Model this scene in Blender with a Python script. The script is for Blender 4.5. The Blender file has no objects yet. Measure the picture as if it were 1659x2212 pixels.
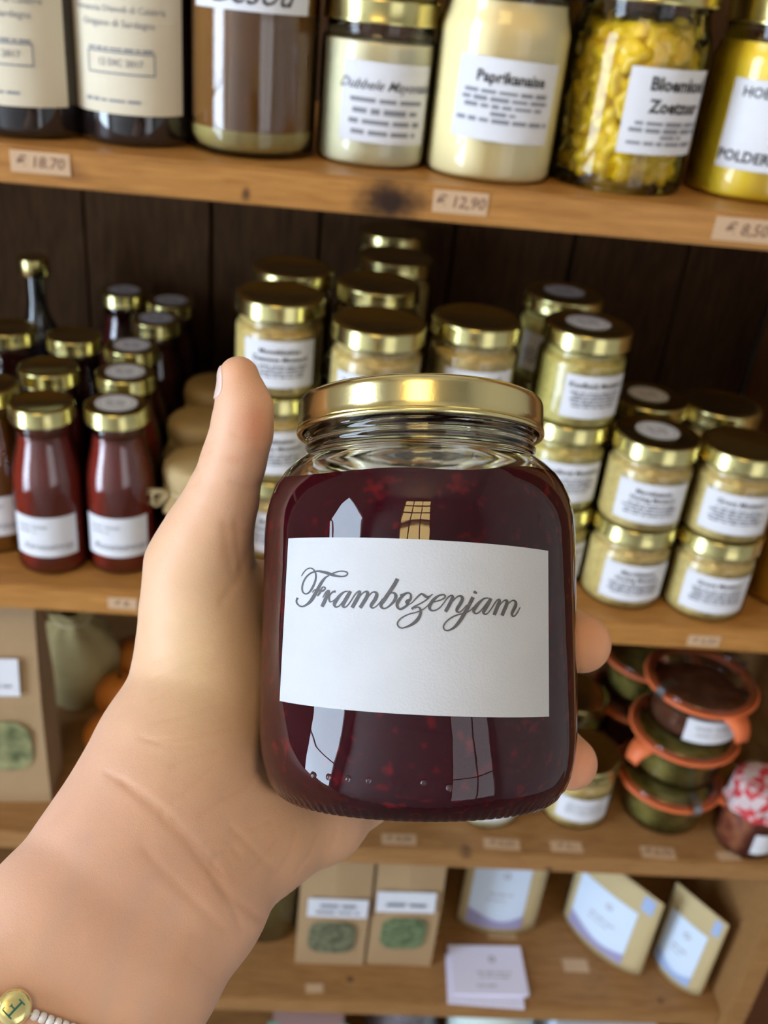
import bpy, bmesh, math, random
import numpy as np
from mathutils import Vector, Matrix

random.seed(7)
SC = bpy.context.scene
COL = SC.collection

# ------------------------------------------------------------------ camera
CX, CY, FPX = 829.5, 1106.0, 2050.0
PITCH, ROLL, YAW = [math.radians(a) for a in (29.3, 6.08, 4.42)]
CAM = np.array([0.0, 0.0, 1.55])
_f = np.array([math.sin(YAW)*math.cos(PITCH), math.cos(YAW)*math.cos(PITCH), -math.sin(PITCH)])
_r0 = np.array([math.cos(YAW), -math.sin(YAW), 0.0])
_u0 = np.cross(_r0, _f)
_r = _r0*math.cos(ROLL) + _u0*math.sin(ROLL)
_u = -_r0*math.sin(ROLL) + _u0*math.cos(ROLL)
CAMROT = Matrix(((_r[0], _u[0], -_f[0]), (_r[1], _u[1], -_f[1]), (_r[2], _u[2], -_f[2])))
cd = bpy.data.cameras.new('camera')
cam = bpy.data.objects.new('camera', cd)
COL.objects.link(cam)
cam.matrix_world = Matrix.Translation(Vector(CAM)) @ CAMROT.to_4x4()
cd.sensor_fit = 'VERTICAL'
cd.sensor_height = 36.0
cd.sensor_width = 27.0
cd.lens = FPX*36.0/2212.0
cd.clip_start = 0.01
cd.dof.use_dof = True
cd.dof.focus_distance = 0.243
cd.dof.aperture_fstop = 15.0
SC.camera = cam

# ------------------------------------------------------------------ world, exposure
w = bpy.data.worlds.new('world'); SC.world = w
w.use_nodes = True
w.node_tree.nodes['Background'].inputs[0].default_value = (0.75, 0.82, 1.0, 1)
w.node_tree.nodes['Background'].inputs[1].default_value = 0.3
SC.view_settings.view_transform = 'Standard'
SC.view_settings.look = 'None'
SC.view_settings.gamma = 1.0
SC.view_settings.use_curve_mapping = False
SC.view_settings.exposure = -0.02
SC.cycles.use_denoising = True
SC.cycles.max_bounces = 9
SC.cycles.diffuse_bounces = 3
SC.cycles.use_adaptive_sampling = True
SC.cycles.adaptive_threshold = 0.08
SC.cycles.adaptive_min_samples = 16
SC.cycles.transparent_max_bounces = 14
SC.cycles.transmission_bounces = 10
SC.cycles.sample_clamp_indirect = 6.0

COOL_E, WARM_E = 15.0, 11.0       # the two shop windows (panes are built with the room)

# ------------------------------------------------------------------ geometry of the view, used only to read positions
YF = 0.60
Z1, Z2, Z3, Z4 = [1.55 - k*YF for k in (0.178, 0.704, 1.147, 1.526)]
Z5 = 0.385
TH = 0.0222

def ray(u, v):
    return _r*(u-CX)/FPX - _u*(v-CY)/FPX + _f
def onZ(u, v, z):
    d = ray(u, v); return CAM + d*((z-CAM[2])/d[2])
def onY(u, v, y):
    d = ray(u, v); return CAM + d*(y/d[1])
def c2w(p):                       # camera metric coords (x right, y up, z forward) -> world
    p = np.asarray(p, float)
    return CAM + p[..., 0:1]*_r + p[..., 1:2]*_u + p[..., 2:3]*_f
def cpt(u, v, d):                 # a pixel at camera depth d, in camera metric coords
    return np.array([(u-CX)/FPX*d, -(v-CY)/FPX*d, d])

# ------------------------------------------------------------------ materials
MATS = {}
def nm(name):
    m = bpy.data.materials.new(name); m.use_nodes = True
    MATS[name] = m
    nt = m.node_tree
    return m, nt, nt.nodes['Principled BSDF']
def plain(name, col, rough=0.5, metal=0.0, spec=0.5, coat=0.0, sss=0.0, var=0.0, vscale=60.0, bump=0.0, bscale=400.0):
    m, nt, b = nm(name)
    b.inputs['Base Color'].default_value = (*col, 1)
    b.inputs['Roughness'].default_value = rough
    b.inputs['Metallic'].default_value = metal
    b.inputs['Specular IOR Level'].default_value = spec
    b.inputs['Coat Weight'].default_value = coat
    b.inputs['Coat Roughness'].default_value = 0.05
    if sss:
        b.inputs['Subsurface Weight'].default_value = sss
        b.inputs['Subsurface Radius'].default_value = (1.0, 0.6, 0.3)
        b.inputs['Subsurface Scale'].default_value = 0.004
    if var or bump:
        tc = nt.nodes.new('ShaderNodeTexCoord')
    if var:
        nz = nt.nodes.new('ShaderNodeTexNoise'); nz.inputs['Scale'].default_value = vscale; nz.inputs['Detail'].default_value = 4
        mx = nt.nodes.new('ShaderNodeMix'); mx.data_type = 'RGBA'
        mx.inputs['A'].default_value = (*[c*(1-var) for c in col], 1)
        mx.inputs['B'].default_value = (*[min(1, c*(1+var)) for c in col], 1)
        nt.links.new(tc.outputs['Object'], nz.inputs['Vector'])
        nt.links.new(nz.outputs['Fac'], mx.inputs['Factor'])
        nt.links.new(mx.outputs['Result'], b.inputs['Base Color'])
    if bump:
        n2 = nt.nodes.new('ShaderNodeTexNoise'); n2.inputs['Scale'].default_value = bscale
        bp = nt.nodes.new('ShaderNodeBump'); bp.inputs['Strength'].default_value = bump; bp.inputs['Distance'].default_value = 0.001
        nt.links.new(tc.outputs['Object'], n2.inputs['Vector'])
        nt.links.new(n2.outputs['Fac'], bp.inputs['Height'])
        nt.links.new(bp.outputs['Normal'], b.inputs['Normal'])
    return m
def wood(name, c1, c2, stretch, knots=(), rough=0.5, scale=26.0):
    m, nt, b = nm(name)
    tc = nt.nodes.new('ShaderNodeTexCoord')
    mp = nt.nodes.new('ShaderNodeMapping'); mp.inputs['Scale'].default_value = stretch
    nz = nt.nodes.new('ShaderNodeTexNoise'); nz.inputs['Scale'].default_value = scale; nz.inputs['Detail'].default_value = 6; nz.inputs['Distortion'].default_value = 0.6
    rp = nt.nodes.new('ShaderNodeValToRGB')
    rp.color_ramp.elements[0].position = 0.3; rp.color_ramp.elements[0].color = (*c1, 1)
    rp.color_ramp.elements[1].position = 0.72; rp.color_ramp.elements[1].color = (*c2, 1)
    nt.links.new(tc.outputs['Object'], mp.inputs['Vector'])
    nt.links.new(mp.outputs['Vector'], nz.inputs['Vector'])
    nt.links.new(nz.outputs['Fac'], rp.inputs['Fac'])
    out = rp.outputs['Color']
    for (kx, ky, kz, sx, sy, dark, col) in knots:
        vm = nt.nodes.new('ShaderNodeMapping'); vm.vector_type = 'POINT'
        vm.inputs['Location'].default_value = (-kx/sx, -ky/sx, -kz/sy); vm.inputs['Scale'].default_value = (1/sx, 1/sx, 1/sy)
        n2 = nt.nodes.new('ShaderNodeTexNoise'); n2.inputs['Scale'].default_value = 90
        ln = nt.nodes.new('ShaderNodeVectorMath'); ln.operation = 'LENGTH'
        ad = nt.nodes.new('ShaderNodeMath'); ad.operation = 'MULTIPLY_ADD'; ad.inputs[1].default_value = 0.7
        sm = nt.nodes.new('ShaderNodeMapRange'); sm.interpolation_type = 'SMOOTHSTEP'
        sm.inputs['From Min'].default_value = 0.55; sm.inputs['From Max'].default_value = 1.5
        sm.inputs['To Min'].default_value = dark; sm.inputs['To Max'].default_value = 0.0
        mx = nt.nodes.new('ShaderNodeMix'); mx.data_type = 'RGBA'
        mx.inputs['B'].default_value = (*col, 1)
        nt.links.new(tc.outputs['Object'], vm.inputs['Vector'])
        nt.links.new(tc.outputs['Object'], n2.inputs['Vector'])
        nt.links.new(vm.outputs['Vector'], ln.inputs[0])
        nt.links.new(n2.outputs['Fac'], ad.inputs[0])
        nt.links.new(ln.outputs['Value'], ad.inputs[2])
        nt.links.new(ad.outputs['Value'], sm.inputs['Value'])
        nt.links.new(sm.outputs['Result'], mx.inputs['Factor'])
        nt.links.new(out, mx.inputs['A'])
        out = mx.outputs['Result']
    nt.links.new(out, b.inputs['Base Color'])
    bp = nt.nodes.new('ShaderNodeBump'); bp.inputs['Strength'].default_value = 0.25; bp.inputs['Distance'].default_value = 0.001
    nt.links.new(nz.outputs['Fac'], bp.inputs['Height'])
    nt.links.new(bp.outputs['Normal'], b.inputs['Normal'])
    b.inputs['Roughness'].default_value = rough
    b.inputs['Specular IOR Level'].default_value = 0.25
    return m
def thin_glass(name, tint=(1, 1, 1), rough=0.02):
    m = bpy.data.materials.new(name); m.use_nodes = True; MATS[name] = m
    nt = m.node_tree; nt.nodes.remove(nt.nodes['Principled BSDF'])
    fr = nt.nodes.new('ShaderNodeFresnel'); fr.inputs['IOR'].default_value = 1.5
    tr = nt.nodes.new('ShaderNodeBsdfTransparent'); tr.inputs[0].default_value = (*tint, 1)
    gl = nt.nodes.new('ShaderNodeBsdfGlossy'); gl.inputs['Roughness'].default_value = rough
    mx = nt.nodes.new('ShaderNodeMixShader')
    nt.links.new(fr.outputs[0], mx.inputs[0]); nt.links.new(tr.outputs[0], mx.inputs[1]); nt.links.new(gl.outputs[0], mx.inputs[2])
    nt.links.new(mx.outputs[0], nt.nodes['Material Output'].inputs['Surface'])
    return m
def emit(name, col, s):
    m = bpy.data.materials.new(name); m.use_nodes = True; MATS[name] = m
    nt = m.node_tree; nt.nodes.remove(nt.nodes['Principled BSDF'])
    e = nt.nodes.new('ShaderNodeEmission'); e.inputs[0].default_value = (*col, 1); e.inputs[1].default_value = s
    nt.links.new(e.outputs[0], nt.nodes['Material Output'].inputs['Surface'])
    return m
def speckle(name, base, spot, scale, lo, hi, rough=0.3, coat=0.0, spec=0.5, sss=0.0, voro=False):
    m, nt, b = nm(name)
    tc = nt.nodes.new('ShaderNodeTexCoord')
    if voro:
        nz = nt.nodes.new('ShaderNodeTexVoronoi'); nz.inputs['Scale'].default_value = scale; so = nz.outputs['Distance']
    else:
        nz = nt.nodes.new('ShaderNodeTexNoise'); nz.inputs['Scale'].default_value = scale; nz.inputs['Detail'].default_value = 3; so = nz.outputs['Fac']
    mr = nt.nodes.new('ShaderNodeMapRange'); mr.inputs['From Min'].default_value = lo; mr.inputs['From Max'].default_value = hi
    mx = nt.nodes.new('ShaderNodeMix'); mx.data_type = 'RGBA'
    mx.inputs['A'].default_value = (*base, 1); mx.inputs['B'].default_value = (*spot, 1)
    nt.links.new(tc.outputs['Object'], nz.inputs['Vector']); nt.links.new(so, mr.inputs['Value'])
    nt.links.new(mr.outputs['Result'], mx.inputs['Factor']); nt.links.new(mx.outputs['Result'], b.inputs['Base Color'])
    b.inputs['Roughness'].default_value = rough; b.inputs['Coat Weight'].default_value = coat
    b.inputs['Specular IOR Level'].default_value = spec
    if sss:
        b.inputs['Subsurface Weight'].default_value = sss; b.inputs['Subsurface Scale'].default_value = 0.004
        b.inputs['Subsurface Radius'].default_value = (1, .5, .25)
    return m

wood('pine', (0.31, 0.132, 0.030), (0.46, 0.215, 0.056), (1.2, 9, 14), rough=0.42, knots=[
    (0.030, 0.598, Z1-0.013, 0.027, 0.016, 0.98, (0.02, 0.009, 0.006)),
    (-0.058, 0.599, Z1-0.016, 0.004, 0.006, 0.9, (0.05, 0.02, 0.01)),
    (-0.165, 0.600, Z1-0.012, 0.016, 0.007, 0.45, (0.14, 0.05, 0.02)),
    (0.155, 0.604, Z3-0.004, 0.008, 0.008, 0.9, (0.03, 0.015, 0.01)),
    (0.235, 0.600, Z3-0.018, 0.006, 0.004, 0.8, (0.05, 0.02, 0.01)),
    (0.065, 0.625, Z4, 0.005, 0.01, 0.8, (0.04, 0.02, 0.01)),
    (0.395, 0.612, Z4, 0.004, 0.01, 0.7, (0.05, 0.02, 0.01))])
wood('pine_worn', (0.25, 0.118, 0.038), (0.37, 0.19, 0.07), (1.2, 9, 14), rough=0.5, knots=[
    (0.155, 0.604, Z3-0.004, 0.008, 0.008, 0.9, (0.03, 0.015, 0.01)),
    (0.235, 0.600, Z3-0.018, 0.006, 0.004, 0.8, (0.05, 0.02, 0.01)),
    (0.065, 0.625, Z4, 0.005, 0.01, 0.8, (0.04, 0.02, 0.01)),
    (0.395, 0.612, Z4, 0.004, 0.01, 0.7, (0.05, 0.02, 0.01))])
wood('old_plank', (0.036, 0.015, 0.0045), (0.088, 0.040, 0.013), (10, 9, 1.0), rough=0.85)
wood('dark_board', (0.09, 0.032, 0.012), (0.15, 0.055, 0.02), (10, 9, 1.0), rough=0.5)
plain('gold_lid', (0.57, 0.50, 0.22), 0.22, 1.0)
plain('gold_hero', (0.72, 0.61, 0.30), 0.20, 1.0, bump=0.02, bscale=900)
plain('label_paper', (0.66, 0.66, 0.70), 0.65, var=0.03, vscale=150)
plain('hero_paper', (0.50, 0.505, 0.53), 0.75, var=0.06, vscale=90, bump=0.15, bscale=1500)
plain('cream_paper', (0.66, 0.59, 0.45), 0.7)
plain('ink', (0.035, 0.033, 0.036), 0.7)
plain('hero_ink', (0.085, 0.082, 0.088), 0.7, var=0.4, vscale=900)
plain('grey_ink', (0.22, 0.22, 0.25), 0.7)
plain('pale_ink', (0.42, 0.42, 0.45), 0.7)
speckle('mustard', (0.64, 0.49, 0.18), (0.42, 0.29, 0.09), 260, 0.45, 0.75, rough=0.35)
speckle('mustard_green', (0.60, 0.50, 0.15), (0.40, 0.31, 0.07), 260, 0.45, 0.75, rough=0.35)
plain('mayonnaise', (0.93, 0.78, 0.42), 0.4)
plain('pale_mayonnaise', (0.84, 0.77, 0.50), 0.35, var=0.15, vscale=90)
plain('yellow_mustard', (0.90, 0.64, 0.035), 0.3, sss=0.15)
speckle('cauliflower', (0.84, 0.58, 0.012), (0.46, 0.22, 0.008), 160, 0.5, 0.75, rough=0.3)
plain('brine', (0.30, 0.16, 0.008), 0.3)
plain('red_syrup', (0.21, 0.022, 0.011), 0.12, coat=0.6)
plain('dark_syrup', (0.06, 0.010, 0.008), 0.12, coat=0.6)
plain('amber_syrup', (0.30, 0.11, 0.012), 0.12, coat=0.6)
plain('brown_cider', (0.22, 0.095, 0.022), 0.14, coat=0.5, var=0.25, vscale=25)
plain('sediment', (0.46, 0.36, 0.11), 0.5, var=0.25, vscale=60)
plain('wine_glass_dark', (0.010, 0.007, 0.008), 0.05, coat=1.0)
plain('orange_preserve', (0.62, 0.24, 0.012), 0.2, coat=0.5)
plain('cloudy_jar', (0.30, 0.24, 0.09), 0.25, coat=0.4, var=0.3, vscale=50)
speckle('pickle', (0.17, 0.15, 0.035), (0.36, 0.30, 0.08), 60, 0.4, 0.7, rough=0.25, coat=0.5)
speckle('pate', (0.12, 0.045, 0.022), (0.26, 0.11, 0.06), 80, 0.45, 0.7, rough=0.4)
speckle('compote', (0.16, 0.035, 0.02), (0.34, 0.12, 0.05), 60, 0.45, 0.7, rough=0.3, coat=0.4)
plain('rubber_ring', (0.68, 0.15, 0.045), 0.5)
plain('steel_clip', (0.35, 0.36, 0.38), 0.3, 1.0)
plain('kraft', (0.36, 0.23, 0.115), 0.75, var=0.08, vscale=40, bump=0.2, bscale=120)
plain('kraft_pale', (0.50, 0.39, 0.20), 0.7, var=0.06, vscale=40)
plain('kraft_cap', (0.44, 0.31, 0.14), 0.7, var=0.1, vscale=60, bump=0.3, bscale=200)
plain('twine', (0.55, 0.45, 0.26), 0.8)
plain('tag_paper', (0.52, 0.34, 0.20), 0.7)
plain('tag_ink', (0.20, 0.10, 0.06), 0.7)
speckle('herbs', (0.055, 0.058, 0.026), (0.18, 0.18, 0.10), 170, 0.35, 0.65, rough=0.8)
speckle('herbs_green', (0.055, 0.085, 0.035), (0.17, 0.22, 0.10), 170, 0.35, 0.65, rough=0.8)
speckle('bay_leaves', (0.05, 0.07, 0.025), (0.30, 0.29, 0.13), 55, 0.35, 0.65, rough=0.6)
plain('pouch_label', (0.62, 0.72, 0.86), 0.5)
plain('pouch_lilac', (0.33, 0.31, 0.50), 0.5)
plain('pouch_blue', (0.33, 0.43, 0.66), 0.5)
plain('card_white', (0.74, 0.71, 0.86), 0.6)
plain('orange_skin', (0.60, 0.20, 0.03), 0.45, bump=0.3, bscale=700)
plain('sackcloth', (0.40, 0.31, 0.13), 0.85, var=0.15, vscale=90, bump=0.4, bscale=900)
plain('teal_card', (0.22, 0.48, 0.40), 0.5)
plain('pink_card', (0.42, 0.27, 0.26), 0.5)
plain('plastic_dark', (0.16, 0.14, 0.16), 0.2, var=0.4, vscale=60)
plain('mint_knit', (0.62, 0.72, 0.68), 0.8, bump=0.6, bscale=500)
plain('box_blue', (0.62, 0.74, 0.86), 0.5)
speckle('check_cloth', (0.55, 0.44, 0.44), (0.50, 0.03, 0.04), 90, 0.47, 0.53, rough=0.9)
plain('plaster', (0.54, 0.51, 0.47), 0.9)
plain('ceiling_paint', (0.60, 0.58, 0.54), 0.9)
plain('floor_tile', (0.20, 0.14, 0.10), 0.6, var=0.2, vscale=8)
plain('frame_paint', (0.30, 0.26, 0.20), 0.5)
plain('silver_bead', (0.78, 0.76, 0.78), 0.08, spec=0.8, coat=1.0)
plain('gold_bead', (0.86, 0.74, 0.32), 0.20, 0.75, coat=0.6)
plain('enamel', (0.015, 0.13, 0.09), 0.3)
plain('nail', (0.74, 0.50, 0.44), 0.28, coat=0.35, sss=0.2)
emit('cool_pane', (0.66, 0.81, 1.0), COOL_E)
emit('fill_pane', (0.90, 0.94, 1.0), 1.9)
emit('warm_pane', (1.0, 0.72, 0.30), WARM_E)
thin_glass('glass_thin')
thin_glass('glass_green', (0.93, 0.96, 0.90))
m, nt, b = nm('glass_hero')
b.inputs['Base Color'].default_value = (0.97, 0.99, 0.985, 1)
b.inputs['Roughness'].default_value = 0.0
b.inputs['Transmission Weight'].default_value = 1.0
b.inputs['IOR'].default_value = 1.48
_tc = nt.nodes.new('ShaderNodeTexCoord'); _nz = nt.nodes.new('ShaderNodeTexNoise'); _nz.inputs['Scale'].default_value = 45
_bp = nt.nodes.new('ShaderNodeBump'); _bp.inputs['Strength'].default_value = 0.10; _bp.inputs['Distance'].default_value = 0.002
nt.links.new(_tc.outputs['Object'], _nz.inputs['Vector']); nt.links.new(_nz.outputs['Fac'], _bp.inputs['Height']); nt.links.new(_bp.outputs['Normal'], b.inputs['Normal'])
# jam: dark berry jelly with lighter red fruit flecks
m, nt, b = nm('raspberry_jam')
tc = nt.nodes.new('ShaderNodeTexCoord')
nz = nt.nodes.new('ShaderNodeTexNoise'); nz.inputs['Scale'].default_value = 260; nz.inputs['Detail'].default_value = 2
mr = nt.nodes.new('ShaderNodeMapRange'); mr.inputs['From Min'].default_value = 0.58; mr.inputs['From Max'].default_value = 0.84
n3 = nt.nodes.new('ShaderNodeTexNoise'); n3.inputs['Scale'].default_value = 40
m0 = nt.nodes.new('ShaderNodeMix'); m0.data_type = 'RGBA'; m0.inputs['A'].default_value = (0.030, 0.0012, 0.006, 1); m0.inputs['B'].default_value = (0.075, 0.003, 0.011, 1)
mx = nt.nodes.new('ShaderNodeMix'); mx.data_type = 'RGBA'; mx.inputs['B'].default_value = (0.26, 0.008, 0.014, 1)
for a in (nz, n3): nt.links.new(tc.outputs['Object'], a.inputs['Vector'])
nt.links.new(n3.outputs['Fac'], m0.inputs['Factor']); nt.links.new(nz.outputs['Fac'], mr.inputs['Value'])
nt.links.new(m0.outputs['Result'], mx.inputs['A']); nt.links.new(mr.outputs['Result'], mx.inputs['Factor'])
nt.links.new(mx.outputs['Result'], b.inputs['Base Color']); b.inputs['Roughness'].default_value = 0.35; b.inputs['Specular IOR Level'].default_value = 0.0
# skin: tone stored on the mesh (flush of palm, fingertips, joints) with fine mottling and skin relief
m, nt, b = nm('skin')
at = nt.nodes.new('ShaderNodeAttribute'); at.attribute_name = 'skin_tone'
tc = nt.nodes.new('ShaderNodeTexCoord')
nz = nt.nodes.new('ShaderNodeTexNoise'); nz.inputs['Scale'].default_value = 120; nz.inputs['Detail'].default_value = 5
mr = nt.nodes.new('ShaderNodeMapRange'); mr.inputs['To Min'].default_value = 0.93; mr.inputs['To Max'].default_value = 1.07
mu = nt.nodes.new('ShaderNodeMix'); mu.data_type = 'RGBA'; mu.blend_type = 'MULTIPLY'; mu.inputs['Factor'].default_value = 1.0
nt.links.new(tc.outputs['Object'], nz.inputs['Vector']); nt.links.new(nz.outputs['Fac'], mr.inputs['Value'])
nt.links.new(at.outputs['Color'], mu.inputs['A']); nt.links.new(mr.outputs['Result'], mu.inputs['B'])
nt.links.new(mu.outputs['Result'], b.inputs['Base Color'])
vo = nt.nodes.new('ShaderNodeTexVoronoi'); vo.inputs['Scale'].default_value = 1500; vo.feature = 'DISTANCE_TO_EDGE'
n2 = nt.nodes.new('ShaderNodeTexNoise'); n2.inputs['Scale'].default_value = 500
ad = nt.nodes.new('ShaderNodeMath'); ad.operation = 'ADD'
bp = nt.nodes.new('ShaderNodeBump'); bp.inputs['Strength'].default_value = 0.13; bp.inputs['Distance'].default_value = 0.0006
for a in (vo, n2): nt.links.new(tc.outputs['Object'], a.inputs['Vector'])
nt.links.new(vo.outputs['Distance'], ad.inputs[0]); nt.links.new(n2.outputs['Fac'], ad.inputs[1])
nt.links.new(ad.outputs[0], bp.inputs['Height']); nt.links.new(bp.outputs['Normal'], b.inputs['Normal'])
b.inputs['Roughness'].default_value = 0.5; b.inputs['Specular IOR Level'].default_value = 0.35
b.inputs['Subsurface Weight'].default_value = 0.25; b.inputs['Subsurface Radius'].default_value = (1.0, 0.35, 0.18); b.inputs['Subsurface Scale'].default_value = 0.004

# ------------------------------------------------------------------ object helpers
def link(name, me, parent=None, mat=None, smooth=False):
    o = bpy.data.objects.new(name, me)
    COL.objects.link(o)
    if parent is not None: o.parent = parent
    if mat is not None and not me.materials: me.materials.append(MATS[mat])
    if smooth: me.shade_smooth()
    return o
def thing(name, label, cat, loc=(0, 0, 0), rz=0.0, group=None):
    o = bpy.data.objects.new(name, None); COL.objects.link(o)
    o.location = loc; o.rotation_euler = (0, 0, rz); o.empty_display_size = 0.02
    tag(o, label, cat, group); return o
def tag(o, label, cat, group=None):
    o['label'] = label; o['category'] = cat
    if group: o['group'] = group
    return o
def raw(name, V, F, mat=None, smooth=False):
    me = bpy.data.meshes.new(name); me.from_pydata([tuple(v) for v in V], [], F); me.update()
    if mat: me.materials.append(MATS[mat])
    if smooth: me.shade_smooth()
    return me
def lathe_me(name, prof, mat, seg=40, rfun=None, smooth=True, sharp=None):
    """prof: list of (r, z); closed at the axis where r == 0"""
    V, F, rings = [], [], []
    for i, (r, z) in enumerate(prof):
        if r <= 1e-7:
            rings.append([len(V)]); V.append((0, 0, z))
        else:
            ring = []
            for k in range(seg):
                a = 2*math.pi*k/seg
                rr = r + (rfun(a, i, z) if rfun else 0)
                ring.append(len(V)); V.append((rr*math.sin(a), -rr*math.cos(a), z))
            rings.append(ring)
    for A, B in zip(rings, rings[1:]):
        if len(A) == 1 and len(B) == 1: continue
        for k in range(seg):
            k2 = (k+1) % seg
            if len(A) == 1: F.append((A[0], B[k2], B[k]))
            elif len(B) == 1: F.append((A[k], A[k2], B[0]))
            else: F.append((A[k], A[k2], B[k2], B[k]))
    me = raw(name, V, F, mat)
    if smooth:
        me.shade_smooth()
        try: me.set_sharp_from_angle(angle=math.radians(50))
        except Exception: pass
    return me
def arcpts(cx, cz, r, a0, a1, n=5):
    return [(cx+r*math.cos(math.radians(a0+(a1-a0)*i/n)), cz+r*math.sin(math.radians(a0+(a1-a0)*i/n))) for i in range(n+1)]
def box_me(name, lo, hi, mat, bev=0.0):
    bm = bmesh.new()
    bmesh.ops.create_cube(bm, size=1.0)
    for v in bm.verts:
        v.co = Vector([(lo[i]+hi[i])/2 + v.co[i]*(hi[i]-lo[i]) for i in range(3)])
    if bev: bmesh.ops.bevel(bm, geom=bm.edges[:], offset=bev, segments=2, affect='EDGES')
    me = bpy.data.meshes.new(name); bm.to_mesh(me); bm.free()
    me.materials.append(MATS[mat]); return me
def tube_me(name, pts, r, mat, seg=8, closed=False):
    pts = [Vector(p) for p in pts]; n = len(pts); V, F = [], []
    up = Vector((0.13, 0.31, 0.94)).normalized()
    for i, p in enumerate(pts):
        a = pts[(i-1) % n] if (closed or i > 0) else p
        c = pts[(i+1) % n] if (closed or i < n-1) else p
        t = (c-a).normalized(); s = t.cross(up)
        s = s.normalized() if s.length > 1e-4 else Vector((1, 0, 0)); q = s.cross(t)
        rr = r[i] if isinstance(r, (list, tuple)) else r
        for k in range(seg):
            an = 2*math.pi*k/seg
            V.append(p + s*rr*math.cos(an) + q*rr*math.sin(an))
    for i in range(n if closed else n-1):
        j = (i+1) % n
        for k in range(seg):
            k2 = (k+1) % seg
            F.append((i*seg+k, i*seg+k2, j*seg+k2, j*seg+k))
    if not closed:
        F.append(tuple(range(seg))[::-1]); F.append(tuple((n-1)*seg+k for k in range(seg)))
    return raw(name, V, F, mat, True)
# lettering ---------------------------------------------------------
_TXT = {}
def text2d(s, size, shear=0.0, bold=0.0):
    """2-D triangles of a word set centred on the origin"""
    key = (s, size, shear, bold)
    if key in _TXT: return _TXT[key]
    cu = bpy.data.curves.new('lettering', 'FONT'); cu.body = s; cu.size = size; cu.align_x = 'CENTER'; cu.align_y = 'CENTER'
    cu.shear = shear; cu.offset = bold*size; cu.resolution_u = 2
    ob = bpy.data.objects.new('lettering', cu)
    me = bpy.data.meshes.new_from_object(ob)
    V = [(v.co.x, v.co.y) for v in me.vertices]; F = [tuple(p.vertices) for p in me.polygons]
    bpy.data.objects.remove(ob); bpy.data.meshes.remove(me); bpy.data.curves.remove(cu)
    _TXT[key] = (V, F); return _TXT[key]
def print2d(items):
    """items: ('t', text, size, s, t, shear, bold) | ('b', s0, s1, t, height, seed) lines of tiny print | ('p', [(s,t)..])"""
    V, F = [], []
    def add(v, f):
        n = len(V); V.extend(v); F.extend([tuple(i+n for i in q) for q in f])
    def rect(x0, x1, y0, y1):
        n = max(1, int(math.ceil((x1-x0)/0.0016)))
        for k in range(n):
            a, c = x0+(x1-x0)*k/n, x0+(x1-x0)*(k+1)/n
            add([(a, y0), (c, y0), (c, y1), (a, y1)], [(0, 1, 2, 3)])
    for it in items:
        if it[0] == 'r': rect(*it[1:])
        if it[0] == 't':
            _, s, size, x, y, sh, bo = it
            v, f = text2d(s, size, sh, bo)
            add([(a+x, c+y) for a, c in v], f)
        elif it[0] == 'b':
            _, s0, s1, y, h, seed = it
            rg = random.Random(seed); x = s0
            while x < s1-h*0.6:
                wd = min(s1-x, h*rg.uniform(1.6, 5.0)); q = h*rg.uniform(0.32, 0.5)
                rect(x, x+wd, y-q, y+q)
                x += wd + h*0.7
        elif it[0] == 'p':
            add(list(it[1]), [tuple(range(len(it[1])))])
    return V, F
def ring2d(cx, cy, r0, r1, n=20):
    out = []
    for k in range(n):
        a, c = 2*math.pi*k/n, 2*math.pi*(k+1)/n
        out.append(('p', [(cx+r0*math.cos(a), cy+r0*math.sin(a)), (cx+r1*math.cos(a), cy+r1*math.sin(a)), (cx+r1*math.cos(c), cy+r1*math.sin(c)), (cx+r0*math.cos(c), cy+r0*math.sin(c))]))
    return out
def wrap_label(parent, R, zc, wdt, hgt, phi=0.0, items=(), mat='label_paper', ink='ink', tilt=0.0, off=0.0002, ink2=None, items2=()):
    """a paper label glued round a vertical cylinder of radius R (phi 0 faces -Y)"""
    n = max(10, int(wdt/0.004)); V, F = [], []
    ct, st = math.cos(tilt), math.sin(tilt)
    def put(s, t, o):
        s, t = s*ct - t*st, s*st + t*ct
        a = phi + s/R
        return ((R+o)*math.sin(a), -(R+o)*math.cos(a), zc+t)
    for i in range(n+1):
        s = -wdt/2 + wdt*i/n
        V += [put(s, -hgt/2, off), put(s, hgt/2, off), put(s, -hgt/2, off*0.15), put(s, hgt/2, off*0.15)]
    for i in range(n):
        a, c = 4*i, 4*i+4
        F += [(a, c, c+1, a+1), (c+2, a+2, a+3, c+3), (a+2, c+2, c, a), (a+1, c+1, c+3, a+3)]
    F += [(0, 1, 3, 2), (4*n+1, 4*n, 4*n+2, 4*n+3)]
    lb = link('label', raw('label', V, F, mat, True), parent)
    lb.data.set_sharp_from_angle(angle=math.radians(40))
    for its, mk in ((items, ink), (items2, ink2)):
        if its:
            v, f = print2d(its)
            link('lettering', raw('lettering', [put(a, c, off+0.00030) for a, c in v], f, mk), lb)
    return lb
_ME = {}
def cached(key, fn):
    if key not in _ME: _ME[key] = fn()
    return _ME[key]

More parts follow.
